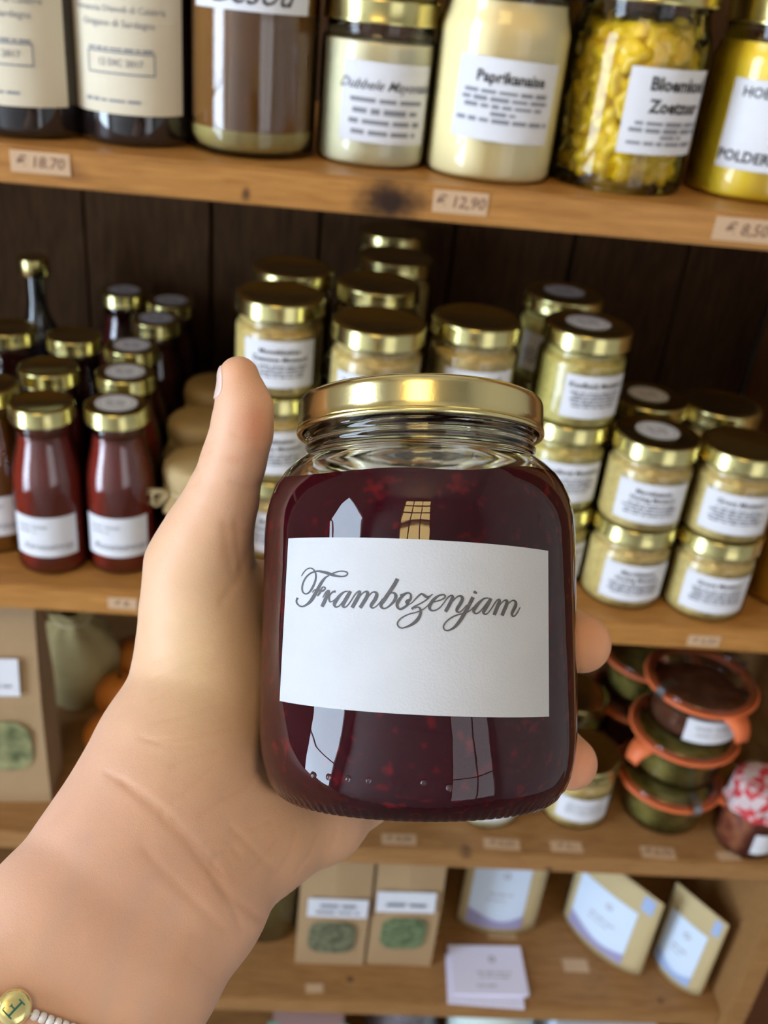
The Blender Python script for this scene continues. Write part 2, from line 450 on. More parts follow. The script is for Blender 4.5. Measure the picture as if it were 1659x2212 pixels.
# ------------------------------------------------------------------ room
def struct(name, lo, hi, mat):
    o = link(name, box_me(name, lo, hi, mat)); o['kind'] = 'structure'; return o
XL, XR, YB, YW, ZC = -2.0, 2.0, -1.4, 1.05, 4.2
struct('floor', (XL-.1, YB-.1, -0.08), (XR+.1, YW+.1, 0), 'floor_tile')
struct('ceiling', (XL-.1, YB-.1, ZC), (XR+.1, YW+.1, ZC+.08), 'ceiling_paint')
struct('wall_back', (XL-.1, YW, 0), (XR+.1, YW+.1, ZC), 'plaster')
struct('wall_right', (XR, YB-.1, 0), (XR+.1, YW, ZC), 'plaster')
def wall_hole(name, axis, pos, thick, a0, a1, h0, h1, v0, v1):
    """a wall slab with one window opening"""
    bm = bmesh.new()
    for (p, q, r, s) in ((a0, h0, 0, ZC), (h1, a1, 0, ZC), (h0, h1, 0, v0), (h0, h1, v1, ZC)):
        g = bmesh.ops.create_cube(bm, size=1.0)
        for v in g['verts']:
            a = (p+q)/2 + v.co.x*(q-p); d = pos + (v.co.y+0.5)*thick; z = (r+s)/2 + v.co.z*(s-r)
            v.co = Vector((a, d, z)) if axis == 'x' else Vector((d, a, z))
    me = bpy.data.meshes.new(name); bm.to_mesh(me); bm.free(); me.materials.append(MATS['plaster'])
    o = link(name, me); o['kind'] = 'structure'; return o
WX0, WX1, WZ0, WZ1 = -0.84, 0.08, 2.72, 4.05           # warm upper window behind the photographer
CY0, CY1, CZ0, CZ1 = -1.12, -0.16, 0.25, 2.9         # cool tall shop window on the left
wall_hole('wall_front', 'x', YB, -0.1, XL-.1, 0.40, WX0, WX1, WZ0, WZ1)
RX0, RX1, RZ0, RZ1 = 0.55, 1.75, 0.60, 2.50           # unseen window added right of the photographer for frontal fill, matching grey reflections
wall_hole('wall_front', 'x', YB, -0.1, 0.40, XR+.1, RX0, RX1, RZ0, RZ1)
wall_hole('wall_left', 'y', XL, -0.1, YB, YW, CY0, CY1, CZ0, CZ1)
def window(name, axis, pos, a0, a1, z0, z1, na, nz_, mat):
    f = 0.03
    e = bpy.data.objects.new(name, None); COL.objects.link(e); e['kind'] = 'structure'
    def bar(nme, p, q, r, s, d0, d1, mt):
        lo, hi = ((p, d0, r), (q, d1, s)) if axis == 'x' else ((d0, p, r), (d1, q, s))
        link(nme, box_me(nme, lo, hi, mt), e)
    bar('window_frame', a0, a0+f, z0, z1, pos-.05, pos, 'frame_paint'); bar('window_frame', a1-f, a1, z0, z1, pos-.05, pos, 'frame_paint')
    bar('window_frame', a0+f, a1-f, z0, z0+f, pos-.05, pos, 'frame_paint'); bar('window_frame', a0+f, a1-f, z1-f, z1, pos-.05, pos, 'frame_paint')
    for i in range(1, na):
        c = a0+(a1-a0)*i/na; bar('glazing_bar', c-.012, c+.012, z0+f, z1-f, pos-.05, pos-.012, 'frame_paint')
    for i in range(1, nz_):
        c = z0+(z1-z0)*i/nz_; bar('glazing_bar', a0+f, a1-f, c-.012, c+.012, pos-.048, pos-.014, 'frame_paint')
    for i in range(na):
        for j in range(nz_):
            p, q = a0+(a1-a0)*i/na+.002, a0+(a1-a0)*(i+1)/na-.002; r, s = z0+(z1-z0)*j/nz_+.002, z0+(z1-z0)*(j+1)/nz_-.002
            bar('pane', p, q, r, s, pos-.075, pos-.07, mat)
    return e
window('window_1', 'y', XL, CY0, CY1, CZ0, CZ1, 1, 3, 'cool_pane')
window('fill_window', 'x', YB, RX0, RX1, RZ0, RZ1, 2, 2, 'fill_pane')
window('window_2', 'x', YB, WX0, WX1, WZ0, WZ1, 3, 4, 'warm_pane')

# ------------------------------------------------------------------ shelving unit
SX0, SX1, YBK = -0.80, 0.457, 0.965
unit = thing('shelving_unit', 'old pine wall shelving with dark plank back filled with jars and bottles', 'shelving')
for z, mt in ((Z1, 'pine'), (Z2, 'pine'), (Z3, 'pine_worn'), (Z4, 'pine_worn'), (Z5, 'pine_worn')):
    link('shelf', box_me('shelf', (SX0, YF, z-TH), (SX1, YBK, z), mt, 0.0015), unit)
link('upright', box_me('upright', (SX1, YF-0.012, 0), (SX1+0.020, YBK, 2.1), 'pine_worn', 0.001), unit)
link('upright', box_me('upright', (SX0-0.022, YF-0.012, 0), (SX0, YBK, 2.1), 'pine_worn', 0.001), unit)
seams = [-0.80, -0.66, -0.52, -0.385, -0.252, -0.127, -0.019, 0.116, 0.239, 0.357, 0.457]
for i in range(len(seams)-1):
    dy = (0.0, 0.003, 0.001, 0.004)[i % 4]
    link('back_plank', box_me('back_plank', (seams[i]+0.0015, YBK+dy, 0), (seams[i+1]-0.0015, YBK+0.018, 2.1), 'old_plank', 0.001), unit)
link('seam_light_block', box_me('seam_light_block', (SX0, YBK+0.0185, 0), (SX1, YBK+0.024, 2.1), 'old_plank'), unit)  # added behind the planks to block light coming through their seams
nb = link('neighbour_cabinet', box_me('neighbour_cabinet', (SX1+0.0205, YF+0.03, 0), (SX1+0.40, YBK, 2.1), 'dark_board', 0.002))
tag(nb, 'dark brown cabinet side beside the right end of the shelving', 'cabinet')

# price tags ---------------------------------------------------------
def price_tag(x, z, wdt, hgt, txt, label, rot=0.0, flat=None, mat='tag_paper'):
    """a paper tag on a shelf's front edge, or lying on the shelf when flat=(y)"""
    if flat is None:
        e = thing('price_tag', label, 'price tag', (x, YF-0.0006, z), 0, 'handwritten price tags'); e.rotation_euler = (math.radians(90), rot, 0)
    else:
        e = thing('price_tag', label, 'price tag', (x, flat, z+0.0004), rot, 'handwritten price tags')
    link('paper', box_me('paper', (-wdt/2, -hgt/2, -0.0003), (wdt/2, hgt/2, 0.0003), mat), e)
    if txt:
        v, f = print2d([('t', txt, hgt*0.72, 0, 0, 0.15, 0.012)])
        link('handwriting', raw('handwriting', [(a, c, 0.0005) for a, c in v], f, 'tag_ink'), e)
price_tag(-0.180, Z1-0.0085, 0.035, 0.0125, '\u20ac 18.70', 'pale price tag reading 18.70 under the dark wine bottles')
price_tag(0.073, Z1-0.0095, 0.034, 0.0135, '\u20ac 12,90', 'price tag reading 12,90 beside the black knot, below the mayonnaise jars')
price_tag(0.2545, Z1-0.0105, 0.042, 0.0145, '\u20ac 8,50', 'price tag reading 8,50 below the yellow mustard jar')
price_tag(-0.145, Z2-0.0105, 0.022, 0.010, '\u20ac 8.', 'small price tag under the red syrup bottles, beside the wrist')
price_tag(0.311, Z2-0.0125, 0.026, 0.010, '\u20ac 6,50', 'small price tag under the two-high mustard stacks')
price_tag(0.093, Z3, 0.032, 0.012, '\u20ac 4,50', 'price tag lying behind the heel of the hand', 0.02, 0.611)
price_tag(0.189, Z3, 0.034, 0.012, '\u20ac 5,25', 'price tag lying below the underside of the held jar', -0.02, 0.611)
price_tag(0.250, Z3, 0.030, 0.012, '\u20ac 5,-', 'price tag lying in front of the small jar with blue-white label', 0.0, 0.611)
price_tag(0.337, Z3, 0.032, 0.013, '\u20ac 6,75', 'pinkish price tag lying in front of the clip jars', -0.03, 0.609)
price_tag(0.405, Z3, 0.022, 0.010, '', 'torn blank paper tag at the right end of its shelf', 0.1, 0.609)
price_tag(0.028, Z4, 0.018, 0.010, '', 'tiny faded tag lying in front of the herb bags', 0.05, 0.613)
price_tag(0.234, Z4, 0.032, 0.009, '', 'faded tag lying between the white cards and a pouch', 0.0, 0.684)
price_tag(0.311, Z4, 0.028, 0.016, '', 'faded tag lying right of the white card stack', 0.0, 0.650)

# ------------------------------------------------------------------ jar kinds
def lid_prof(r, z0, z1, wall=0.0008):
    return [(0, z1-0.0004), (r*0.80, z1-0.0004), (r*0.84, z1), (r-0.0028, z1)] + arcpts(r-0.0022, z1-0.0022, 0.0022, 80, 0, 4) + \
           [(r, z0+0.002), (r+0.0005, z0+0.0012), (r+0.0004, z0+0.0003), (r-0.0003, z0), (r-wall, z0+0.0004), (r-wall, z1-0.0012), (0, z1-0.0012)]
def jar_prof(rb, rn, h0, hs, hn, ht):
    """outer glass: base radius rb, straight to hs, shoulder to neck rn at hn, up to ht"""
    p = [(0, h0+0.002), (rb*0.55, h0+0.0015), (rb*0.80, h0)] + arcpts(rb-0.005, h0+0.005, 0.005, -80, 0, 5)
    p += [(rb, h0+0.012), (rb, (h0+hs)/2), (rb, hs)]
    n = 6
    for i in range(1, n+1):
        t = i/n; s = t*t*(3-2*t)
        p.append((rb+(rn-rb)*s, hs+(hn-hs)*(0.15*t+0.85*t)))
    p += [(rn, hn+0.001), (rn+0.0006, hn+0.003), (rn, hn+0.005), (rn, ht)]
    return p
def inset(prof, d, top):
    q = [(max(0, r-d), z+ (d if i < 3 else 0)) for i, (r, z) in enumerate(prof) if z <= top]
    return q + [(q[-1][0], top), (0, top+0.0003)]
JH = 0.0715
def jar_kind(key, rb, rn, H, hs, hn, rl, hl, fill, glass='glass_thin', seg=40):
    gp = jar_prof(rb, rn, 0.0, hs, hn, H-0.002)
    return dict(glass=lambda: cached((key, 'g'), lambda: lathe_me('glass', gp, glass, seg)),
                fill=lambda mat: cached((key, 'f', mat), lambda: lathe_me('contents', inset(gp, 0.0016, fill), mat, seg)),
                lid=lambda: cached((key, 'l'), lambda: lathe_me('lid', lid_prof(rl, H-hl, H), 'gold_lid', seg)), R=rb, H=H, rl=rl)
K_MUST = jar_kind('must', 0.0335, 0.0300, JH, 0.0475, 0.0535, 0.0330, 0.0125, 0.0560)
K_MAYO = jar_kind('mayo', 0.0365, 0.0335, 0.0960, 0.0700, 0.0770, 0.0362, 0.0140, 0.0720)
K_PAP = jar_kind('pap', 0.0418, 0.0375, 0.1200, 0.0830, 0.1020, 0.0405, 0.0140, 0.1010)
K_BLOEM = jar_kind('bloem', 0.0445, 0.0395, 0.1230, 0.0850, 0.1040, 0.0440, 0.0150, 0.0980)
K_POLD = jar_kind('pold', 0.0440, 0.0385, 0.1180, 0.0800, 0.1000, 0.0410, 0.0150, 0.0930)
K_ORANGE = jar_kind('orange', 0.0400, 0.0350, 0.1000, 0.0700, 0.0840, 0.0370, 0.0140, 0.0850)
def sticker(lid, r, z, off=(0.0, 0.0), mat='cream_paper'):
    n = 24
    V = [(off[0], off[1], z+0.0002)] + [(off[0]+r*math.cos(2*math.pi*k/n), off[1]+r*math.sin(2*math.pi*k/n), z+0.0002) for k in range(n)]
    s = link('sticker', cached(('st', r, z, off), lambda: raw('sticker', V, [(0, k+1, (k+1) % n+1) for k in range(n)], 'label_paper')), lid)
    its = [('b', -r*.55, r*.55, r*.18, r*.16, 3), ('b', -r*.5, r*.5, -r*.08, r*.16, 4), ('b', -r*.4, r*.4, -r*.34, r*.13, 5)]
    its += ring2d(0, 0, r*.80, r*.85, 18)
    v, f = print2d(its)
    link('print', cached(('stp', r, z, off), lambda: raw('print', [(a+off[0], c+off[1], z+0.0004) for a, c in v], f, 'grey_ink')), s)
def make_jar(name, label, K, loc, rz, mat, lab=None, stick=None, group=None, cat='jar', key=None):
    e = thing(name, label, cat, loc, rz, group)
    link('contents', K['fill'](mat), e); link('glass', K['glass'](), e)
    ld = link('lid', K['lid'](), e)
    if stick: sticker(ld, stick[0], K['H'], stick[1])
    if lab:
        wrap_label(e, K['R'], *lab['geo'], items=lab.get('items', ()), tilt=lab.get('tilt', 0), ink=lab.get('ink', 'ink'),
                   items2=lab.get('small', ()), ink2='grey_ink')
    return e
def small_print(s0, s1, t0, dt, n, h, seed, ragged=0.1):
    rg = random.Random(seed); out = []
    for i in range(n):
        k = rg.uniform(0, ragged)*(s1-s0)
        out.append(('b', s0+k, s1-k, t0-i*dt, h, seed*31+i))
    return out
def must_label(h1, h2, seed, wdt=0.054, hgt=0.031, zc=0.027, phi=0.0, big=0.0058):
    its = []
    if h1: its.append(('t', h1, big, 0, hgt*0.28, 0, 0.022))
    if h2: its.append(('t', h2, big, 0, hgt*0.28-big*1.05, 0, 0.022))
    t0 = hgt*0.28-big*(2.0 if h2 else 1.0)
    return dict(geo=(zc, wdt, hgt, phi), items=its, small=small_print(-wdt*.40, wdt*.40, t0, 0.0026, 5 if not h2 else 4, 0.0019, seed))

# ------------------------------------------------------------------ middle shelf: mustard stacks
LEV = ('bottom', 'middle', 'top')
def stack(sx, sy, n, where, mat, lab, sticks=(), heads=None, rz=0.0, jit=0.0015):
    rg = random.Random(int(sx*1000)+int(sy*777))
    for k in range(n):
        top = k == n-1
        lv = {1: 'single', 2: ('lower', 'upper')[min(k, 1)], 3: LEV[min(k, 2)]}[n]
        mt = mat[k] if isinstance(mat, (list, tuple)) else mat
        lb = None
        if lab is not None:
            lb = lab(k)
        make_jar('mustard_jar', '%s mustard jar of the stack %s' % (lv, where), K_MUST,
                 (sx+rg.uniform(-jit, jit), sy+rg.uniform(-jit, jit), Z2+k*JH), rz+rg.uniform(-.1, .1), mt, lb,
                 (0.0165, (0.0, 0.002)) if (top and sticks) else None, 'gold-lidded mustard jars on the middle shelf')
def labA(k): return must_label('Monnikkebier', 'Zeeuwse Mosterd', 11+k, wdt=0.056, hgt=0.0355, zc=0.0275, phi=0.10, big=0.0056)
def labB(k): return must_label('Zeeuwse Mosterd', '', 21+k, phi=-0.05, zc=0.0255)
def labC(k): return must_label('Dille Mosterd', '', 31+k, phi=0.0, zc=0.0255)
def labD(k): return must_label('Knoflook Mosterd', '', 41+k, wdt=0.050, hgt=0.033, phi=0.12, zc=0.026)
def labE(k): return must_label('Marokkaanse', 'Honing Mosterd', 51+k, wdt=0.056, hgt=0.033, phi=-0.05, zc=0.026, big=0.0052)
def labF(k): return must_label('Grove Mosterd', '', 61+k, wdt=0.056, hgt=0.033, phi=-0.10, zc=0.026, big=0.0056)
stack(-0.040, 0.687, 3, 'right behind the thumb tip', 'mustard', labA)
stack(0.032, 0.643, 3, 'behind the left half of the held jar lid', 'mustard', labB)
stack(0.106, 0.669, 3, 'behind the right half of the held jar lid', 'mustard', labC)
stack(0.189, 0.673, 3, 'right of the held jar with a stickered top lid', 'mustard_green', labD, sticks=True)
stack(0.251, 0.650, 2, 'in front on the right whose lid has a sticker', 'mustard', labE, sticks=True)
stack(0.3155, 0.641, 2, 'nearest the orange jar with a plain dark lid', 'mustard', labF)
stack(-0.035, 0.760, 3, 'in the second row behind the thumb stack', 'mustard', None)
stack(0.033, 0.735, 3, 'in the second row above the held jar lid', 'mustard', None)
stack(0.050, 0.823, 3, 'in the third row under the black shelf knot', 'mustard', None)
stack(0.052, 0.917, 3, 'in the last row against the planks under the knot', 'mustard', None)
stack(0.186, 0.752, 3, 'second row, its lid with a blue-lit sticker', 'mustard_green', lambda k: must_label('', '', 77, wdt=0.03, phi=-0.75), sticks=True)
stack(0.263, 0.724, 2, 'behind the sticker-lidded two-high stack', 'mustard', None, sticks=True)
stack(0.3235, 0.722, 2, 'behind the rightmost two-high stack', 'mustard', None)
make_jar('preserve_jar', 'orange preserve jar cut off by the right edge beside the mustard', K_ORANGE, (0.398, 0.668, Z2), 0.2, 'orange_preserve',
         dict(geo=(0.040, 0.05, 0.038, 0.1), items=()), None)

# ------------------------------------------------------------------ middle shelf: syrup bottles
BH = 0.134
def syr_prof(r=0.0270, rn=0.0195, H=BH):
    p = [(0, 0.003), (r*.6, 0.002), (r*.82, 0)] + arcpts(r-0.005, 0.005, 0.005, -80, 0, 5) + [(r, 0.03), (r, 0.060), (r*0.995, 0.070)]
    for i in range(1, 9):
        t = i/8; s = t*t*(3-2*t); p.append((r+(rn-r)*s, 0.070+(H*0.845-0.070)*t))
    return p + [(rn, H*0.85), (rn+.0006, H*0.865), (rn, H*0.88), (rn, H-0.003)]
def syrup(label, x, y, mat, stick=False, lab=None, rz=0.0, H=BH):
    e = thing('syrup_bottle', label, 'bottle', (x, y, Z2), rz, 'gold-capped syrup bottles')
    gp = syr_prof()
    link('contents', cached(('syf', mat), lambda: lathe_me('contents', inset(gp, 0.0014, H*0.83), mat, 36)), e)
    link('glass', cached(('syg',), lambda: lathe_me('glass', gp, 'glass_thin', 36)), e)
    ld = link('lid', cached(('syl',), lambda: lathe_me('lid', lid_prof(0.0230, H-0.0125, H), 'gold_lid', 36)), e)
    if stick: sticker(ld, 0.0150, H, (0.0, 0.0))
    if lab: wrap_label(e, 0.0270, *lab)
    return e
lab1 = (0.0385, 0.046, 0.032, -0.05, [('t', 'siroop', 0.0075, 0, -0.0085, 0.35, 0.0)])
L1 = dict(items=[('t', 'Rabarbersiroop', 0.0066, 0.0, -0.0095, 0.35, 0.005)])
def syl(e, head, phi, big):
    wrap_label(e, 0.0270, 0.0345, 0.050, 0.034, phi, [('t', head, big, 0.002, -0.008, 0.35, 0.008)], ink='grey_ink',
               items2=[('b', -0.02, 0.003, 0.009, 0.0026, 5), ('b', -0.02, -0.005, 0.0045, 0.0024, 6)], ink2='pale_ink')
e = syrup('red syrup bottle in front with plain gold lid and white label', -0.2055, 0.641, 'red_syrup'); syl(e, 'Kersensiroop', 0.05, 0.0068)
e = syrup('dark red syrup bottle beside the thumb with stickered lid and script label', -0.1535, 0.647, 'red_syrup', True); syl(e, 'Rozensiroop', 0.05, 0.0080)
e = syrup('amber syrup bottle with white label cut off by the left edge', -0.2535, 0.666, 'amber_syrup'); syl(e, 'siroop', 0.35, 0.0090)
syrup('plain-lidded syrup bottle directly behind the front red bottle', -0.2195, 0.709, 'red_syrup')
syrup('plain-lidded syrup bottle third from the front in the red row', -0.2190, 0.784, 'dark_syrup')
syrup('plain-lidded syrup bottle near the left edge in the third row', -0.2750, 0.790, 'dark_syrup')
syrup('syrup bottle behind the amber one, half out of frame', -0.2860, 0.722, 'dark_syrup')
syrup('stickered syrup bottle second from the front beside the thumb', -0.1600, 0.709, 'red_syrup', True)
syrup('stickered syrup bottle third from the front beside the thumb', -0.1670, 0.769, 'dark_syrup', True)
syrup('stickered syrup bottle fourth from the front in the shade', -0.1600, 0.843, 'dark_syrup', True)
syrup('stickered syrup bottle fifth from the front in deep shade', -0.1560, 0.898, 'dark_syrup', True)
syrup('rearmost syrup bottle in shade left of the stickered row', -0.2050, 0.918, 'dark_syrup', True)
# slim dark bottle at the back
e = thing('oil_bottle', 'slim dark bottle with long neck and gold cap at the back left', 'bottle', (-0.283, 0.897, Z2))
link('body', lathe_me('body', [(0, .002), (.018, 0), (.024, .003), (.025, .008), (.025, .07), (.0235, .082), (.017, .098), (.011, .11), (.0085, .125), (.008, .152), (0, .153)], 'wine_glass_dark', 32), e)
link('cap', lathe_me('cap', [(0, .165), (.0125, .165)] + arcpts(.0128, .1634, .0016, 80, 0, 3) + [(.0144, .150), (.0140, .149), (0, .149)], 'gold_lid', 32), e)

# paper-capped jars tied with twine
def capped_jar(label, x, y, s=1.0, bow=False, rz=0.0):
    e = thing('jam_jar', label, 'jar', (x, y, Z2), rz, 'paper-capped jam jars')
    H = 0.092*s
    link('contents', lathe_me('contents', [(0, .002), (.026*s, .001), (.030*s, .006), (.0305*s, .05*s), (.027*s, .066*s), (0, .067*s)], 'dark_syrup', 32), e)
    link('glass', lathe_me('glass', [(0, .0005), (.027*s, 0), (.0318*s, .006), (.0320*s, .05*s), (.028*s, .068*s), (.0275*s, .08*s)], 'glass_thin', 32), e)
    def wob(a, i, z):
        if i < 4: return 0.0
        k = min(1.0, (i-3)/4.0)
        return 0.0016*k*math.sin(13*a+1.0) + 0.0010*k*math.sin(21*a)
    link('paper_cap', lathe_me('paper_cap', [(0, H), (.020*s, H), (.0275*s, H-.001), (.0305*s, H-.004), (.0315*s, H-.010), (.0300*s, H-.018), (.0288*s, H-.022), (.0300*s, H-.026), (.0335*s, H-.034), (.0345*s, H-.038), (.0330*s, H-.0375)], 'kraft_cap', 64, wob), e)
    tp = [(.0295*s*math.cos(2*math.pi*k/28), .0295*s*math.sin(2*math.pi*k/28), H-.022) for k in range(28)]
    t = link('twine', tube_me('twine', tp, 0.0011, 'twine', 6, True), e)
    if bow:
        c = Vector((-0.024*s, -0.021*s, H-.022))
        def lp(a, ax, k):
            return [c + Vector(((-.021*math.sin(q/2)*ax)*1.2, -.006*math.sin(q/2), k*math.sin(q)*.0065-.003*math.sin(q/2))) for q in [2*math.pi*i/14 for i in range(15)]]
        link('bow', tube_me('bow', lp(0, 1.0, 1), 0.0011, 'twine', 6), t)
        link('bow', tube_me('bow', lp(0, 0.45, -1), 0.0011, 'twine', 6), t)
        link('bow', tube_me('bow', [c, c+Vector((-.010, -.004, .002)), c+Vector((-.021, -.005, .0015))], 0.0012, 'twine', 6), t)
capped_jar('paper-capped jar tied with a twine bow just left of the thumb', -0.0930, 0.660, 0.95, True)
capped_jar('second paper-capped jar, behind the twine bow one', -0.1030, 0.738, 0.95)
capped_jar('third paper-capped jar at the back, half behind the thumb', -0.1010, 0.815, 0.95)

# ------------------------------------------------------------------ top shelf
def wine_bottle(label, x, y, phi):
    e = thing('wine_bottle', label, 'bottle', (x, y, Z1), 0, 'dark bottles with cream labels')
    link('glass', cached(('wine',), lambda: lathe_me('glass', [(0, .006), (.02, .003), (.029, 0)] + arcpts(.0305, .0055, .0055, -80, 0, 5) + [(.036, .03), (.036, .16), (.0355, .185), (.031, .205), (.022, .222), (.016, .238), (.0148, .27), (.0146, .292), (.0158, .293), (.0158, .299), (.0148, .300), (0, .300)], 'wine_glass_dark', 48)), e)
    link('capsule', cached(('wcap',), lambda: lathe_me('capsule', [(.0152, .245), (.0155, .25), (.0155, .291), (.0166, .2925), (.0166, .3), (.0160, .3012), (0, .3012)], 'ink', 36)), e)
    its = [('t', 'Aglio', 0.0058, -0.002, -0.012, 0, 0), ('t', 'Aceto', 0.0058, -0.002, -0.0205, 0, 0),
           ('t', 'Vernaccia Diavoli di Calabria', 0.0050, -0.001, -0.029, 0, 0), ('t', 'Origano di Sardegna', 0.0054, -0.001, -0.0365, 0, 0),
           ('t', '12 DIC 2017', 0.0052, 0.000, -0.0575, 0, 0.01),
           ('b', -0.020, 0.021, -0.0500, 0.0016, 9), ('b', -0.024, 0.012, -0.0785, 0.0020, 8)]
    bx, by, bw, bh, t_ = 0.0, -0.0575, 0.042, 0.0125, 0.0009
    for (p, q, r, s) in ((-bw/2, bw/2, -bh/2, -bh/2+t_), (-bw/2, bw/2, bh/2-t_, bh/2), (-bw/2, -bw/2+t_, -bh/2, bh/2), (bw/2-t_, bw/2, -bh/2, bh/2)):
        its.append(('r', bx+p, bx+q, by+r, by+s))
    wrap_label(e, 0.036, 0.105, 0.082, 0.172, phi, its, 'cream_paper', 'grey_ink')
wine_bottle('dark bottle with cream label cut off by the left edge', -0.2020, 0.655, -0.12)
wine_bottle('dark bottle with cream Aceto label beside the brown cider bottle', -0.1350, 0.662, -0.05)
e = thing('cider_bottle', 'wide brown glass bottle with pale sediment at the bottom', 'bottle', (-0.0615, 0.663, Z1))
R_ = 0.0410
link('contents', lathe_me('contents', [(0, .018), (R_-.003, .014), (R_-.0022, .02), (R_-.0022, .17), (R_*.8, .19), (.018, .215), (0, .216)], 'brown_cider', 48), e)
def sed(a, i, z): return 0
link('sediment', lathe_me('sediment', [(0, .003), (R_*.7, .002), (R_-.006, .004), (R_-.0024, .010), (R_-.0022, .0155), (R_-.004, .0165), (0, .019)], 'sediment', 48), e)
link('glass', lathe_me('glass', [(0, .002), (R_*.7, .0), (R_-.006, .0)] + arcpts(R_-.006, .006, .006, -80, 0, 5) + [(R_, .17), (R_*.82, .194), (.020, .22), (.017, .25), (.0165, .275)], 'glass_thin', 48), e)
link('cap', lathe_me('cap', [(0, .283), (.017, .283), (.0185, .2815), (.0185, .266), (.0175, .2655), (0, .2655)], 'gold_lid', 36), e)
wrap_label(e, R_, 0.1180, 0.076, 0.072, 0.05, [('t', 'Besou', 0.020, 0.0, -0.0262, 0.45, 0.004)])

def script_items():
    return [('t', 'Dubbele Mayonaise', 0.0082, 0.000, 0.010, 0.45, 0.004)]
def mayo_small():
    o = []
    for i in range(4):
        o.append(('b', -0.024+0.002*(i % 2), 0.024-0.003*(i % 2), 0.0015-i*0.0062, 0.0034, 70+i))
    return o
LM = dict(geo=(0.0385, 0.0600, 0.046, 0.20), items=script_items(), small=mayo_small(), tilt=-0.02)
make_jar('mayonnaise_jar', 'pale mayonnaise jar with script label, lower of its stack', K_MAYO, (0.0175, 0.6665, Z1), 0.0, 'pale_mayonnaise', LM, None, 'sauce jars on the top shelf')
make_jar('mayonnaise_jar', 'mayonnaise jar whose base peeks in at the top edge', K_MAYO, (0.0160, 0.6650, Z1+0.096), 0.1, 'pale_mayonnaise', None, None, 'sauce jars on the top shelf')
LP = dict(geo=(0.048, 0.066, 0.046, 0.02), items=[('t', 'Paprikanaise', 0.0088, 0.001, 0.0125, 0, 0.03)],
          small=[('b', -.027, .026, .0045, .0026, 81), ('b', -.028, .027, .0005, .0026, 82), ('b', -.026, .025, -.0035, .0026, 83), ('b', -.009, .009, -.0075, .0024, 84), ('b', -.030, .030, -.0115, .0026, 85)], tilt=-0.03)
make_jar('paprikanaise_jar', 'tall cream-coloured jar labelled Paprikanaise', K_PAP, (0.0945, 0.6580, Z1), 0.0, 'mayonnaise', LP, None, 'sauce jars on the top shelf')
# pickled cauliflower
def floret_me(seed):
    rg = random.Random(seed); bm = bmesh.new()
    bmesh.ops.create_icosphere(bm, subdivisions=3, radius=1.0)
    ph = [rg.uniform(0, 6.28) for _ in range(6)]
    for v in bm.verts:
        c = v.co
        k = 1 + .30*math.sin(3.2*c.x+ph[0])*math.sin(3.4*c.y+ph[1]) + .22*math.sin(5*c.z+ph[2])*math.sin(4.5*c.x+ph[3])+.10*math.sin(9*c.y+ph[4])*math.sin(9*c.z+ph[5])
        v.co = c*k
    mxr = max(v.co.length for v in bm.verts)
    for v in bm.verts: v.co /= mxr
    me = bpy.data.meshes.new('floret'); bm.to_mesh(me); bm.free(); me.materials.append(MATS['cauliflower']); me.shade_smooth(); return me
FLO = [floret_me(s) for s in range(4)]
def bloem(label, x, y, z, lab, rz=0.0, seed=1):
    e = thing('cauliflower_jar', label, 'jar', (x, y, z), rz, 'pickled cauliflower jars')
    gp = jar_prof(0.0445, 0.0395, 0.0, 0.0850, 0.1040, 0.121)
    link('brine', cached(('brine',), lambda: lathe_me('brine', inset(gp, 0.0200, 0.094), 'brine', 40)), e)
    rg = random.Random(seed)
    rows = 7
    for i in range(rows):
        zz = 0.0160 + i*0.0122
        n = 12
        for k in range(n):
            a = 2*math.pi*(k+0.5*(i % 2))/n + rg.uniform(-.1, .1)
            if math.cos(a) < -0.2: continue
            s = rg.uniform(0.0135, 0.0170); rad = (0.0430 if zz < 0.080 else 0.0385)-s
            o = link('floret', FLO[rg.randrange(4)], e)
            o.location = (rad*math.sin(a), -rad*math.cos(a), zz+rg.uniform(-.002, .002)); o.scale = (s, s*rg.uniform(.85, 1.0), s*rg.uniform(.8, 1.0))
            o.rotation_euler = (rg.uniform(0, 6), rg.uniform(0, 6), rg.uniform(0, 6))
    link('glass', K_BLOEM['glass'](), e); link('lid', K_BLOEM['lid'](), e)
    if lab: wrap_label(e, 0.0445, *lab['geo'], items=lab['items'], tilt=lab['tilt'], items2=lab['small'], ink2='grey_ink')
LBL = dict(geo=(0.0500, 0.064, 0.049, 0.42), items=[('t', 'Bloemkool', 0.0105, 0.004, 0.0155, 0, 0.035), ('t', 'Zoetzuur', 0.0105, 0.003, 0.0030, 0, 0.035)],
           small=[('b', -.024, .028, -.0065, .0028, 91), ('b', -.027, .028, -.0105, .0028, 92), ('b', -.006, .011, -.0142, .0024, 93), ('b', -.027, .027, -.0180, .0026, 94)], tilt=0.0)
bloem('jar of yellow cauliflower labelled Bloemkool Zoetzuur', 0.1810, 0.6640, Z1, LBL)
bloem('cauliflower jar stacked on top, only its base showing', 0.1830, 0.6650, Z1+0.123, None, 0.5, 2)
bloem('cauliflower jar in shade behind the labelled Bloemkool jar', 0.1860, 0.7600, Z1, None, 1.1, 3)
LPO = dict(geo=(0.0460, 0.076, 0.053, -0.10), items=[('t', 'HOEVE ANNA', 0.0085, -0.004, 0.0190, 0, 0.02), ('t', 'POLDERMOSTERD', 0.0092, 0.0, -0.0190, 0, 0.03)],
           small=ring2d(0.004, 0.0015, .0085, .0093) + ring2d(0.004, 0.0005, .0045, .0051) + [('b', -.003, .011, .004, .0015, 96), ('b', -.003, .010, -.003, .0015, 97)])
